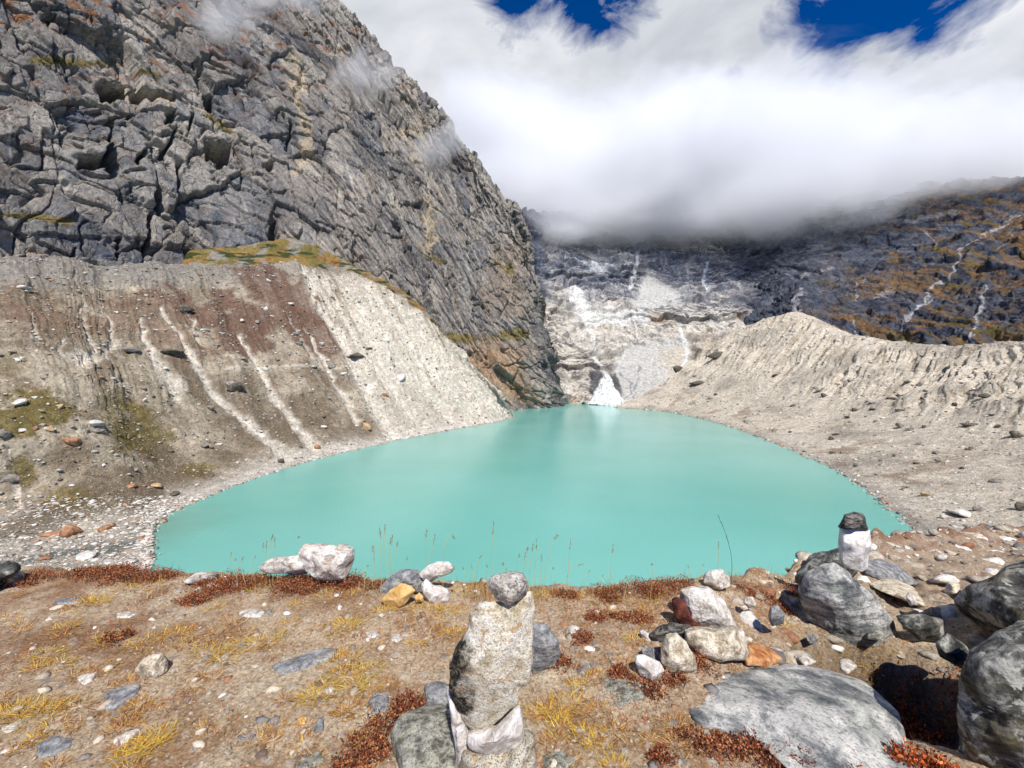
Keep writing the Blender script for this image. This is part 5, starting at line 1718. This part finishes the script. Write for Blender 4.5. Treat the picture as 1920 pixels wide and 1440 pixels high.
# ---------------------------------------------------------------- grass, litter and scrub
def ribbon_mesh(name, base, dirs, length, width, bend, col, segs=3, mat=None, **kw):
    """Many thin blades in one mesh. base (n,3), dirs (n,3) unit, bend (n,3) sideways droop, col (n,3)."""
    n = len(base)
    t = np.linspace(0, 1, segs + 1)
    side = np.cross(dirs, np.array([0, 0, 1.0]) + 0.3 * R5.normal(size=(n, 3)))
    side /= np.linalg.norm(side, axis=1, keepdims=True) + 1e-9
    V = np.zeros((n, segs + 1, 2, 3))
    for k, tt in enumerate(t):
        c = base + dirs * (length * tt)[:, None] + bend * (length * tt * tt)[:, None]
        w = (width * (1 - tt) ** 0.7 + width * 0.08)[:, None] * 0.5
        V[:, k, 0] = c - side * w
        V[:, k, 1] = c + side * w
    F = []
    for k in range(segs):
        F.append([2 * k, 2 * k + 1, 2 * k + 3, 2 * k + 2])
    F = np.array(F)
    F = (F[None] + (np.arange(n) * (segs + 1) * 2)[:, None, None]).reshape(-1, 4)
    me = mesh_from(name, V.reshape(-1, 3), F, np.repeat(col, (segs + 1) * 2, 0))
    return link(name, me, mat or MBL, **kw)


def unit(v):
    return v / (np.linalg.norm(v, axis=-1, keepdims=True) + 1e-9)


# dead stems and leaf litter lying flat
n_ = 30000
p_ = fg_points(n_, R5, pw=0.7)
m_ = fbm(V3(p_[:, 0], p_[:, 1]) * 1.6 + 3, 3)
p_ = p_[R5.random(len(p_)) < smooth(-0.35, 0.35, m_) * 0.9 + 0.1]
n_ = len(p_)
a_ = R5.uniform(0, 6.28, n_)
d_ = unit(np.stack([np.cos(a_), np.sin(a_), R5.uniform(0.0, 0.5, n_)], 1))
ribbon_mesh("dry_litter", p_ + [0, 0, 0.002], d_, R5.uniform(0.012, 0.045, n_), R5.uniform(0.0015, 0.003, n_), R5.normal(size=(n_, 3)) * [0.3, 0.3, 0.05], pal([(176, 138, 96), (150, 98, 62), (120, 72, 46), (196, 166, 120), (166, 92, 52), (92, 64, 46)], n_, R5, 0.2), 2, kind="stuff", label="dead stems and leaf litter on the bare soil", cat="litter")

# low yellow grass
TU = [(270, 1068 + 30, 60), (160, 1135, 50), (180, 1130, 40), (230, 1100, 40), (500, 1098, 60), (480, 1108, 40), (630, 1118, 60), (205, 1200, 40), (270, 1208, 50), (330, 1190, 50), (90, 1228, 40), (110, 1248, 36), (120, 1178, 40), (395, 1225, 50), (420, 1235, 40), (450, 1210, 36),
      (500, 1205, 50), (350, 1210, 30), (640, 1180, 50), (655, 1172, 40), (640, 1240, 60), (650, 1270, 60), (600, 1300, 50), (690, 1260, 40), (660, 1290, 46), (590, 1310, 40), (40, 1335, 60), (70, 1345, 60), (10, 1335, 40), (90, 1330, 40), (290, 1385, 50), (260, 1410, 60), (285, 1400, 40),
      (240, 1420, 40), (720, 1150, 40), (800, 1148, 50), (835, 1145, 40), (870, 1150, 30), (855, 1190, 36), (860, 1108, 40), (890, 1112, 40), (1010, 1108, 40), (1020, 1118, 30), (1070, 1115, 36), (1110, 1120, 40), (1140, 1150, 30), (1060, 1322, 50), (1045, 1340, 40), (1050, 1365, 40), (1100, 1385, 40), (1000, 1340, 30),
      (1120, 1400, 30), (1180, 1135, 40), (1245, 1125, 40), (1480, 1180, 30), (1190, 1200, 30), (1600, 1220, 50), (1640, 1225, 50), (1620, 1215, 40), (1770, 1330, 30), (560, 1135, 30), (20, 1160, 30), (400, 1140, 30), (1080, 1290, 30), (755, 1140, 30), (940, 1118, 30), (1430, 1110, 30), (1350, 1150, 24), (780, 1210, 26), (1150, 1440, 40)]
for _ in range(230):
    x, y = R5.uniform(-40, 1700), R5.uniform(1095, 1470)
    if fbm(np.array([[x * 0.006, y * 0.012, 3.3]]), 3)[0] > -0.12 and not (1280 < x and y > 1240):
        TU.append((x, y, float(R5.uniform(14, 40))))
B_, D_, L_, W_, Q_, C_ = [], [], [], [], [], []
for (x, y, s) in TU:
    g = ground_hit(x, y)
    rad = s * g[1] / 800 * 0.75
    k = int(40 + s * 2.0)
    aa = R5.uniform(0, 6.28, k)
    rr = rad * np.sqrt(R5.random(k)) * 0.8
    bx, by = g[0] + rr * np.cos(aa), g[1] + rr * np.sin(aa) * 0.8
    B_.append(np.stack([bx, by, ground_z(bx, by) - 0.003], 1))
    a2 = aa + R5.normal(size=k) * 0.8
    D_.append(unit(np.stack([np.cos(a2) * 0.9, np.sin(a2) * 0.9, R5.uniform(0.15, 1.3, k)], 1)))
    L_.append(R5.uniform(0.02, 0.065, k) * (0.7 + s / 90))
    W_.append(R5.uniform(0.0018, 0.0034, k))
    Q_.append(np.stack([np.cos(a2) * 0.2, np.sin(a2) * 0.2, -R5.uniform(0.1, 0.5, k)], 1))
    TC = [(206, 168, 62), (190, 150, 48), (214, 184, 96), (176, 120, 50), (160, 150, 60), (150, 92, 48)] if len(B_) < 75 else [(186, 140, 84), (160, 112, 64), (196, 160, 90), (142, 92, 56), (120, 76, 50), (206, 168, 70)]
    C_.append(pal(TC if True else [(206, 168, 62), (190, 150, 48), (214, 184, 96), (176, 120, 50), (160, 150, 60), (150, 92, 48)], k, R5, 0.15, [.3, .22, .16, .14, .1, .08]))
ribbon_mesh("grass", np.concatenate(B_), np.concatenate(D_), np.concatenate(L_), np.concatenate(W_), np.concatenate(Q_), np.concatenate(C_), 3, kind="stuff", label="low tufts of yellow autumn grass in the soil", cat="grass")

# fringe of fine grass on the rim
n_ = 2600
x_ = R5.uniform(-50, 1500, n_)
x_ = x_[R5.random(n_) < 0.15 + 0.85 * smooth(-0.1, 0.35, fbm(V3(x_ * 0.012, 0.0), 3))]
g_ = np.array([_eY[0]] * len(x_))
Ye_ = np.interp(x_, _ex, _eY) * R5.uniform(0.93, 1.03, len(x_))
X_ = (x_ - 960) / 800 * Ye_
n_ = len(x_)
b_ = np.stack([X_, Ye_, ground_z(X_, Ye_)], 1)
ribbon_mesh("rim_grass", b_, unit(np.stack([R5.normal(size=n_) * 0.3, R5.normal(size=n_) * 0.3, np.ones(n_)], 1)), R5.uniform(0.03, 0.12, n_), np.full(n_, 0.0022), R5.normal(size=(n_, 3)) * [0.3, 0.3, 0.02], pal([(150, 140, 84), (176, 150, 90), (120, 116, 70), (196, 170, 120), (150, 96, 60)], n_, R5, 0.15), 3, kind="stuff", label="fine short grass along the rim above the lake", cat="grass")


def leaves_mesh(name, c, rx, ry, rz, n, size, cols, rng, parent, w=None):
    """A low mound of small pointed leaves sitting on the ground at c."""
    k = 7
    ca = rng.uniform(-0.75, 0.75, (k, 2)) * [rx, ry]
    cs = rng.uniform(0.35, 0.8, k)
    pk = rng.integers(0, k, n)
    u = unit(rng.normal(size=(n, 3)))
    u[:, 2] = np.abs(u[:, 2])
    rad = rng.uniform(0.1, 1.0, n) ** 0.5
    p = u * np.array([rx, ry, rz]) * (rad * cs[pk])[:, None]
    p[:, 2] *= 1.2
    p[:, :2] += ca[pk]
    gz = ground_z(c[0] + p[:, 0], c[1] + p[:, 1]) - c[2]
    p[:, 2] += np.maximum(gz, -0.06)
    t = unit(u * 0.5 + rng.normal(size=(n, 3)) + [0, 0, 0.5])
    s = unit(np.cross(t, rng.normal(size=(n, 3))))
    L = size * rng.uniform(0.7, 1.4, n)
    nrm = unit(np.cross(t, s))
    V = np.zeros((n, 4, 3))
    V[:, 0] = p
    V[:, 1] = p + t * (L * 0.5)[:, None] + s * (L * 0.28)[:, None] + nrm * (L * 0.08)[:, None]
    V[:, 2] = p + t * L[:, None]
    V[:, 3] = p + t * (L * 0.5)[:, None] - s * (L * 0.28)[:, None] + nrm * (L * 0.08)[:, None]
    F = (np.array([[0, 1, 2], [0, 2, 3]])[None] + (np.arange(n) * 4)[:, None, None]).reshape(-1, 3)
    me = mesh_from(name, V.reshape(-1, 3), F, np.repeat(pal(cols, n, rng, 0.22, w), 4, 0))
    return link(name, me, MLF, parent)


TWM, _nt, _b = new_mat("dark_twig")
_b.inputs["Base Color"].default_value = (*rgb(74, 50, 38), 1)
RED = [(134, 66, 44), (160, 88, 54), (104, 56, 42), (180, 120, 76), (90, 62, 48), (158, 118, 84)]
ORA = [(190, 96, 48), (170, 78, 38), (206, 124, 70), (140, 62, 34), (120, 60, 36)]


def shrub(x, y, wpx, hpx, label, cols=RED, leaf=0.013, group="red scrub on the knoll"):
    rng = np.random.default_rng(int(x * 7 + y))
    g = ground_hit(x, y)
    s = g[1] / 800
    root = link("shrub", None, None, label=label, cat="shrub", group=group)
    root.location = g
    rx, rz = wpx * s * 0.55, hpx * s * 0.9
    ry = min(rx * 0.8, 0.18)
    n = int(np.clip(rx * ry * 90000 * (0.013 / leaf) ** 2 + 160, 220, 4200))
    leaves_mesh("foliage", g, rx, ry, rz, n, leaf, cols, rng, root)
    k = 26
    a = rng.uniform(0, 6.28, k)
    r = np.sqrt(rng.random(k)) * 0.6
    b = np.stack([np.cos(a) * r * rx, np.sin(a) * r * ry, np.zeros(k)], 1)
    b[:, 2] = np.maximum(ground_z(g[0] + b[:, 0], g[1] + b[:, 1]) - g[2], -0.06)
    d = unit(np.stack([np.cos(a) * 0.4, np.sin(a) * 0.4, np.ones(k)], 1) + rng.normal(size=(k, 3)) * 0.2)
    tw = ribbon_mesh("twigs", b, d, rng.uniform(0.6, 1.25, k) * rz, np.full(k, 0.003), rng.normal(size=(k, 3)) * 0.15, np.tile(rgb(80, 52, 40), (k, 1)), 3, mat=TWM, parent=root)
    return root


SH = [(60, 1092, 60, 26, "dark red scrub beside the white stone at the left end of the rim"), (150, 1078, 70, 16, "brown-red scrub on the rim, leftmost of the long fringe"), (205, 1074, 80, 22, "red-brown scrub in the middle of the left rim fringe"),
      (262, 1072, 80, 30, "tallest red scrub clump of the left rim fringe"), (312, 1076, 56, 24, "red scrub at the right end of the left rim fringe"), (400, 1106, 90, 16, "red scrub around the long thin white slab"),
      (450, 1096, 70, 24, "red scrub between the thin slab and the big white boulder"), (520, 1102, 90, 34, "thick red scrub in front of the low white rock"), (580, 1100, 90, 34, "thick red scrub in front of the big white boulder"),
      (640, 1098, 60, 30, "red scrub under the right side of the big white boulder"), (706, 1092, 46, 18, "small red scrub on the rim left of the stone pile"), (744, 1086, 60, 16, "small red scrub behind the stone pile"),
      (1062, 1112, 50, 14, "low red scrub on the rim right of the tall cairn"), (1154, 1116, 70, 24, "deep red scrub on the rim at the middle right"), (1216, 1112, 70, 30, "red scrub on the rim left of the small cairn"), (1268, 1100, 60, 30, "red scrub on the rim behind the small cairn"),
      (1130, 1160, 60, 12, "flat rusty scrub in front of the right rim"), (1190, 1160, 60, 12, "flat rusty scrub left of the small cairn"), (1090, 1200, 50, 12, "sparse rusty scrub right of the bright white stone"),
      (214, 1200, 50, 22, "isolated dark rusty scrub on the bare left ground"), (360, 1128, 50, 10, "low rusty scrub behind the yellow tufts"), (1052, 1246, 46, 28, "dark red scrub at the foot of the grey rock by the cairn"),
      (1170, 1268, 50, 22, "red scrub left of the rounded white stone"), (1220, 1300, 50, 26, "red scrub under the rounded white stone"), (1312, 1252, 50, 40, "dark red scrub between the cream stone and the cairn base stone"), (1270, 1285, 50, 22, "red scrub in front of the upright cream stone"),
      (780, 1318, 40, 30, "highest red scrub of the row left of the central cairn"), (750, 1345, 60, 48, "red scrub in the row left of the central cairn, second from its top"), (716, 1380, 66, 48, "red scrub in the row left of the central cairn, third from its top"), (690, 1412, 80, 44, "red scrub in the row left of the central cairn, next to the lowest"), (650, 1446, 80, 40, "lowest red scrub of the row left of the central cairn"),
      (1300, 1392, 60, 30, "red scrub at the left tip of the gneiss slab"), (1360, 1404, 80, 26, "rusty scrub on the left part of the gneiss slab's near side"), (1420, 1424, 90, 34, "thick rusty scrub in the middle of the slab's near side"), (1490, 1430, 90, 36, "thick rusty scrub right of the middle of the slab's near side"), (1560, 1448, 80, 34, "rusty scrub at the bottom of the gneiss slab"), (1240, 1420, 50, 20, "small rusty scrub left of the gneiss slab"),
      (1500, 1120, 60, 20, "brown scrub at the foot of the pillar boulder"), (1450, 1130, 50, 14, "low brown scrub left of the pillar boulder"), (1400, 1110, 40, 12, "low brown scrub behind the small cairn")]
for s_ in SH:
    shrub(*s_, leaf=0.011 if s_[1] < 1150 else 0.0125)
shrub(1738, 1392, 120, 105, "bright orange-leaved bush between the gneiss slab and the big right boulder", ORA, 0.02, None)
shrub(1728, 1440, 90, 60, "rust-coloured bush below the bright orange-leaved one", ORA, 0.02, None)


# ---------------------------------------------------------------- tall grass stalks against the lake
MSK, _nt, _b = new_mat("dry_grass_stalk")
_b.inputs["Base Color"].default_value = (*rgb(178, 166, 112), 1)
MSD, _nt, _b = new_mat("grass_seed_head")
_b.inputs["Base Color"].default_value = (*rgb(120, 92, 62), 1)
MSG, _nt, _b = new_mat("green_grass_stalk")
_b.inputs["Base Color"].default_value = (*rgb(64, 78, 44), 1)
MTU, _nt, _b = new_mat("white_flower")
_b.inputs["Base Color"].default_value = (*rgb(226, 220, 204), 1)


def tube_mesh(name, pts, radii, sides=5):
    pts = np.array(pts)
    T = unit(np.gradient(pts, axis=0))
    s = unit(np.cross(T, np.array([0.3, 1.0, 0.1])))
    b = np.cross(T, s)
    V = []
    for k in range(len(pts)):
        for j in range(sides):
            a = j / sides * 6.2832
            V.append(pts[k] + (s[k] * math.cos(a) + b[k] * math.sin(a)) * radii[k])
    F = [[k * sides + j, k * sides + (j + 1) % sides, (k + 1) * sides + (j + 1) % sides, (k + 1) * sides + j] for k in range(len(pts) - 1) for j in range(sides)]
    return mesh_from(name, np.array(V), np.array(F))


def stalk(pts, label, group="tall grass stalks along the rim", mat=None, head=0.22, Y=None):
    """pts: pixel positions from root to tip."""
    rng = np.random.default_rng(int(pts[0][0] * 13 + pts[-1][1]))
    Y = Y or float(np.interp(pts[0][0], _ex, _eY)) * rng.uniform(0.94, 1.0)
    X0 = (pts[0][0] - 960) / 800 * Y
    z0 = float(ground_z(X0, Y)) - 0.01
    W = [at(px, py, Y + 0.02 * k) for k, (px, py) in enumerate(pts)]
    W[0] = np.array([X0, Y, min(z0, W[0][2])])
    M = cr_matrix(len(W), 14)
    C = M @ np.array(W)
    root = link("grass_stalk", None, None, label=label, cat="grass stalk", group=group)
    root.location = C[0]
    C = C - C[0]
    rad = np.linspace(0.0019, 0.0011, 14)
    link("stem", tube_mesh("stem", C, rad), mat or MSK, root)
    k = 26
    t = rng.uniform(1 - head, 1, k)
    i = t * 13
    i0 = np.minimum(i.astype(int), 12)
    b = C[i0] + (C[i0 + 1] - C[i0]) * (i - i0)[:, None]
    d = unit((C[i0 + 1] - C[i0]) + rng.normal(size=(k, 3)) * 0.012)
    ln = np.linalg.norm(C[-1]) * 0.045
    ribbon_mesh("seed_head", b, d, rng.uniform(0.7, 1.3, k) * ln, np.full(k, 0.0026), rng.normal(size=(k, 3)) * 0.1, np.tile(rgb(120, 92, 62), (k, 1)), 2, mat=mat or MSD, parent=root)
    return root


# sparse rusty creepers between the shrubs
n_ = 42000
p_ = fg_points(n_, R5, pw=0.2)
px_, py_ = proj(p_.astype(np.float32))
m_ = fbm(V3(p_[:, 0], p_[:, 1]) * 2.6 + 31, 3) + 0.25 * smooth(1000, 1150, px_) + 0.2 * smooth(1150, 1110, py_) - 0.12
p_ = p_[(m_ > 0.12) & (R5.random(len(p_)) < 0.9)]
n_ = len(p_)
a_ = R5.uniform(0, 6.28, n_)
ribbon_mesh("rusty_creeper", p_, unit(np.stack([np.cos(a_) * 0.7, np.sin(a_) * 0.7, R5.uniform(0.2, 1.0, n_)], 1)), R5.uniform(0.01, 0.032, n_), R5.uniform(0.003, 0.006, n_), R5.normal(size=(n_, 3)) * 0.25, pal([(160, 88, 52), (184, 124, 72), (124, 72, 48), (200, 152, 98), (140, 104, 66)], n_, R5, 0.2), 2, mat=MLF, kind="stuff", label="low rusty creeping plants spread over the soil", cat="ground cover")

G1 = "one of many thin dry grass stalks on the rim against the lake"
for pts in ([(488, 1088), (490, 1050), (494, 1020)], [(500, 1086), (504, 1040), (512, 1003)], [(494, 1086), (498, 1050), (500, 1012)], [(506, 1088), (512, 1050), (516, 1008)], [(440, 1088), (442, 1060), (441, 1048)], [(428, 1085), (430, 1060), (434, 1035)],
            [(700, 1092), (702, 1060), (701, 1025)], [(712, 1092), (714, 1040), (712, 992)], [(716, 1092), (720, 1030), (722, 986)], [(726, 1088), (730, 1040), (733, 1010)], [(738, 1085), (742, 1040), (746, 1016)], [(697, 1090), (696, 1060), (699, 1024)], [(735, 1086), (732, 1050), (736, 1005)],
            [(806, 1090), (808, 1050), (816, 1004)], [(828, 1070), (832, 1035), (838, 1012), (846, 1004), (852, 1010)], [(800, 1068), (798, 1030), (800, 995)], [(882, 1102), (886, 1080), (884, 1058)], [(890, 1102), (896, 1060), (902, 1042)], [(870, 1100), (872, 1080), (868, 1064)],
            [(966, 1100), (970, 1060), (974, 1040)], [(978, 1100), (984, 1050), (990, 1026)], [(984, 1100), (982, 1060), (986, 1036)], [(1000, 1104), (1004, 1060), (1006, 1012)], [(990, 1102), (994, 1060), (1000, 1020)], [(1016, 1104), (1024, 1060), (1034, 1020), (1046, 1004)], [(1012, 1104), (1014, 1070), (1016, 1040)],
            [(1064, 1104), (1066, 1060), (1070, 1012)], [(1060, 1104), (1064, 1080), (1076, 1062), (1096, 1058)], [(1090, 1108), (1096, 1085), (1106, 1070)], [(1144, 1108), (1146, 1060), (1149, 1022)], [(1130, 1106), (1128, 1090), (1130, 1078)], [(1222, 1095), (1224, 1070), (1222, 1056)], [(1288, 1095), (1292, 1075), (1290, 1060)],
            [(1344, 1082), (1347, 1050), (1347, 1016)], [(912, 1100), (914, 1075), (912, 1058)], [(936, 1098), (938, 1070), (944, 1056)], [(560, 1040), (562, 1020), (560, 1006)], [(458, 1090), (452, 1064), (456, 1044)], [(470, 1088), (474, 1060), (480, 1040)], [(1170, 1110), (1176, 1092), (1174, 1080)], [(680, 1092), (684, 1070), (690, 1060)],
            [(1310, 1090), (1312, 1070), (1320, 1058)], [(1038, 1104), (1034, 1080), (1038, 1062)], [(950, 1100), (946, 1078), (950, 1064)], [(756, 1080), (758, 1060), (764, 1046)]):
    stalk(pts, G1)
stalk([(924, 1100), (922, 1040), (925, 981)], "pale grass stalk rising highest behind the capstone of the tall cairn", None)
stalk([(1376, 1096), (1372, 1050), (1362, 1005), (1346, 966)], "single dark green grass stalk leaning left beside the white rim stone", None, MSG, 0.45)

# two puffs of white everlasting flowers between the stone pile and the cairn
for (x, y), lab in zip(((849, 1092), (871, 1096), (892, 1108)), ("leftmost and highest of three white everlasting flowers right of the stone pile", "middle one of three white everlasting flowers left of the central cairn", "rightmost and lowest of three white everlasting flowers beside the central cairn")):
    Y = 3.05
    root = link("flower", None, None, label=lab, cat="flower", group="white flowers on the rim")
    b = ground_hit(x, 1118)
    top = at(x, y, b[1])
    root.location = b
    link("stem", tube_mesh("stem", [[0, 0, -0.01], list((top - b) * 0.5 + [0.004, 0, 0]), list(top - b)], [0.0018] * 3), MSK, root)
    q, f = stone_shape(2, np.random.default_rng(int(x)), 30)
    q = q * (1 + 0.25 * fbm(q * 4, 2)[:, None])
    link("blossom", mesh_from("blossom", q * [0.015, 0.015, 0.010] + (top - b), f, None, True), MTU, root)


# ---------------------------------------------------------------- snow at the foot of the headwall
def snow_cone():
    m, nt, b = new_mat("old_snow")
    geo = nt.nodes.new("ShaderNodeNewGeometry")
    n1 = noise_n(nt, geo.outputs["Position"], 0.35, 6, 0.65)
    nt.links.new(ramp_n(nt, n1, [(0.35, rgb(150, 148, 142)), (0.55, rgb(232, 232, 230))]), b.inputs["Base Color"])
    bp = nt.nodes.new("ShaderNodeBump")
    bp.inputs["Distance"].default_value = 1.2
    nt.links.new(n1, bp.inputs["Height"])
    nt.links.new(bp.outputs[0], b.inputs["Normal"])
    L = [(1134, 702), (1129, 710), (1122, 722), (1115, 738), (1104, 758)]
    Rr = [(1139, 702), (1146, 712), (1149, 722), (1160, 738), (1172, 760)]
    Yr = [566, 562, 557, 551, 543]
    rows = []
    for l, r, Y in zip(L, Rr, Yr):
        mx, my = (l[0] + r[0]) / 2, (l[1] + r[1]) / 2
        rows.append([at(l[0], l[1] + 1, Y + 16), at(l[0], l[1], Y), at(mx, my, Y - 9), at(r[0], r[1], Y), at(r[0], r[1] + 1, Y + 16)])
    P = loft(rows, 60, 60)
    P = P + np.stack([fbm(P * 0.1, 4), fbm(P * 0.1 + 9, 4), fbm(P * 0.1 + 19, 4)], -1) * np.array([4.5, 3.0, 2.0])
    me = mesh_from("snow_cone", P.reshape(-1, 3), grid_faces(60, 60), None, True)
    link("snow_cone", me, m, label="steep white cone of old snow at the far end of the lake", cat="snow")


snow_cone()
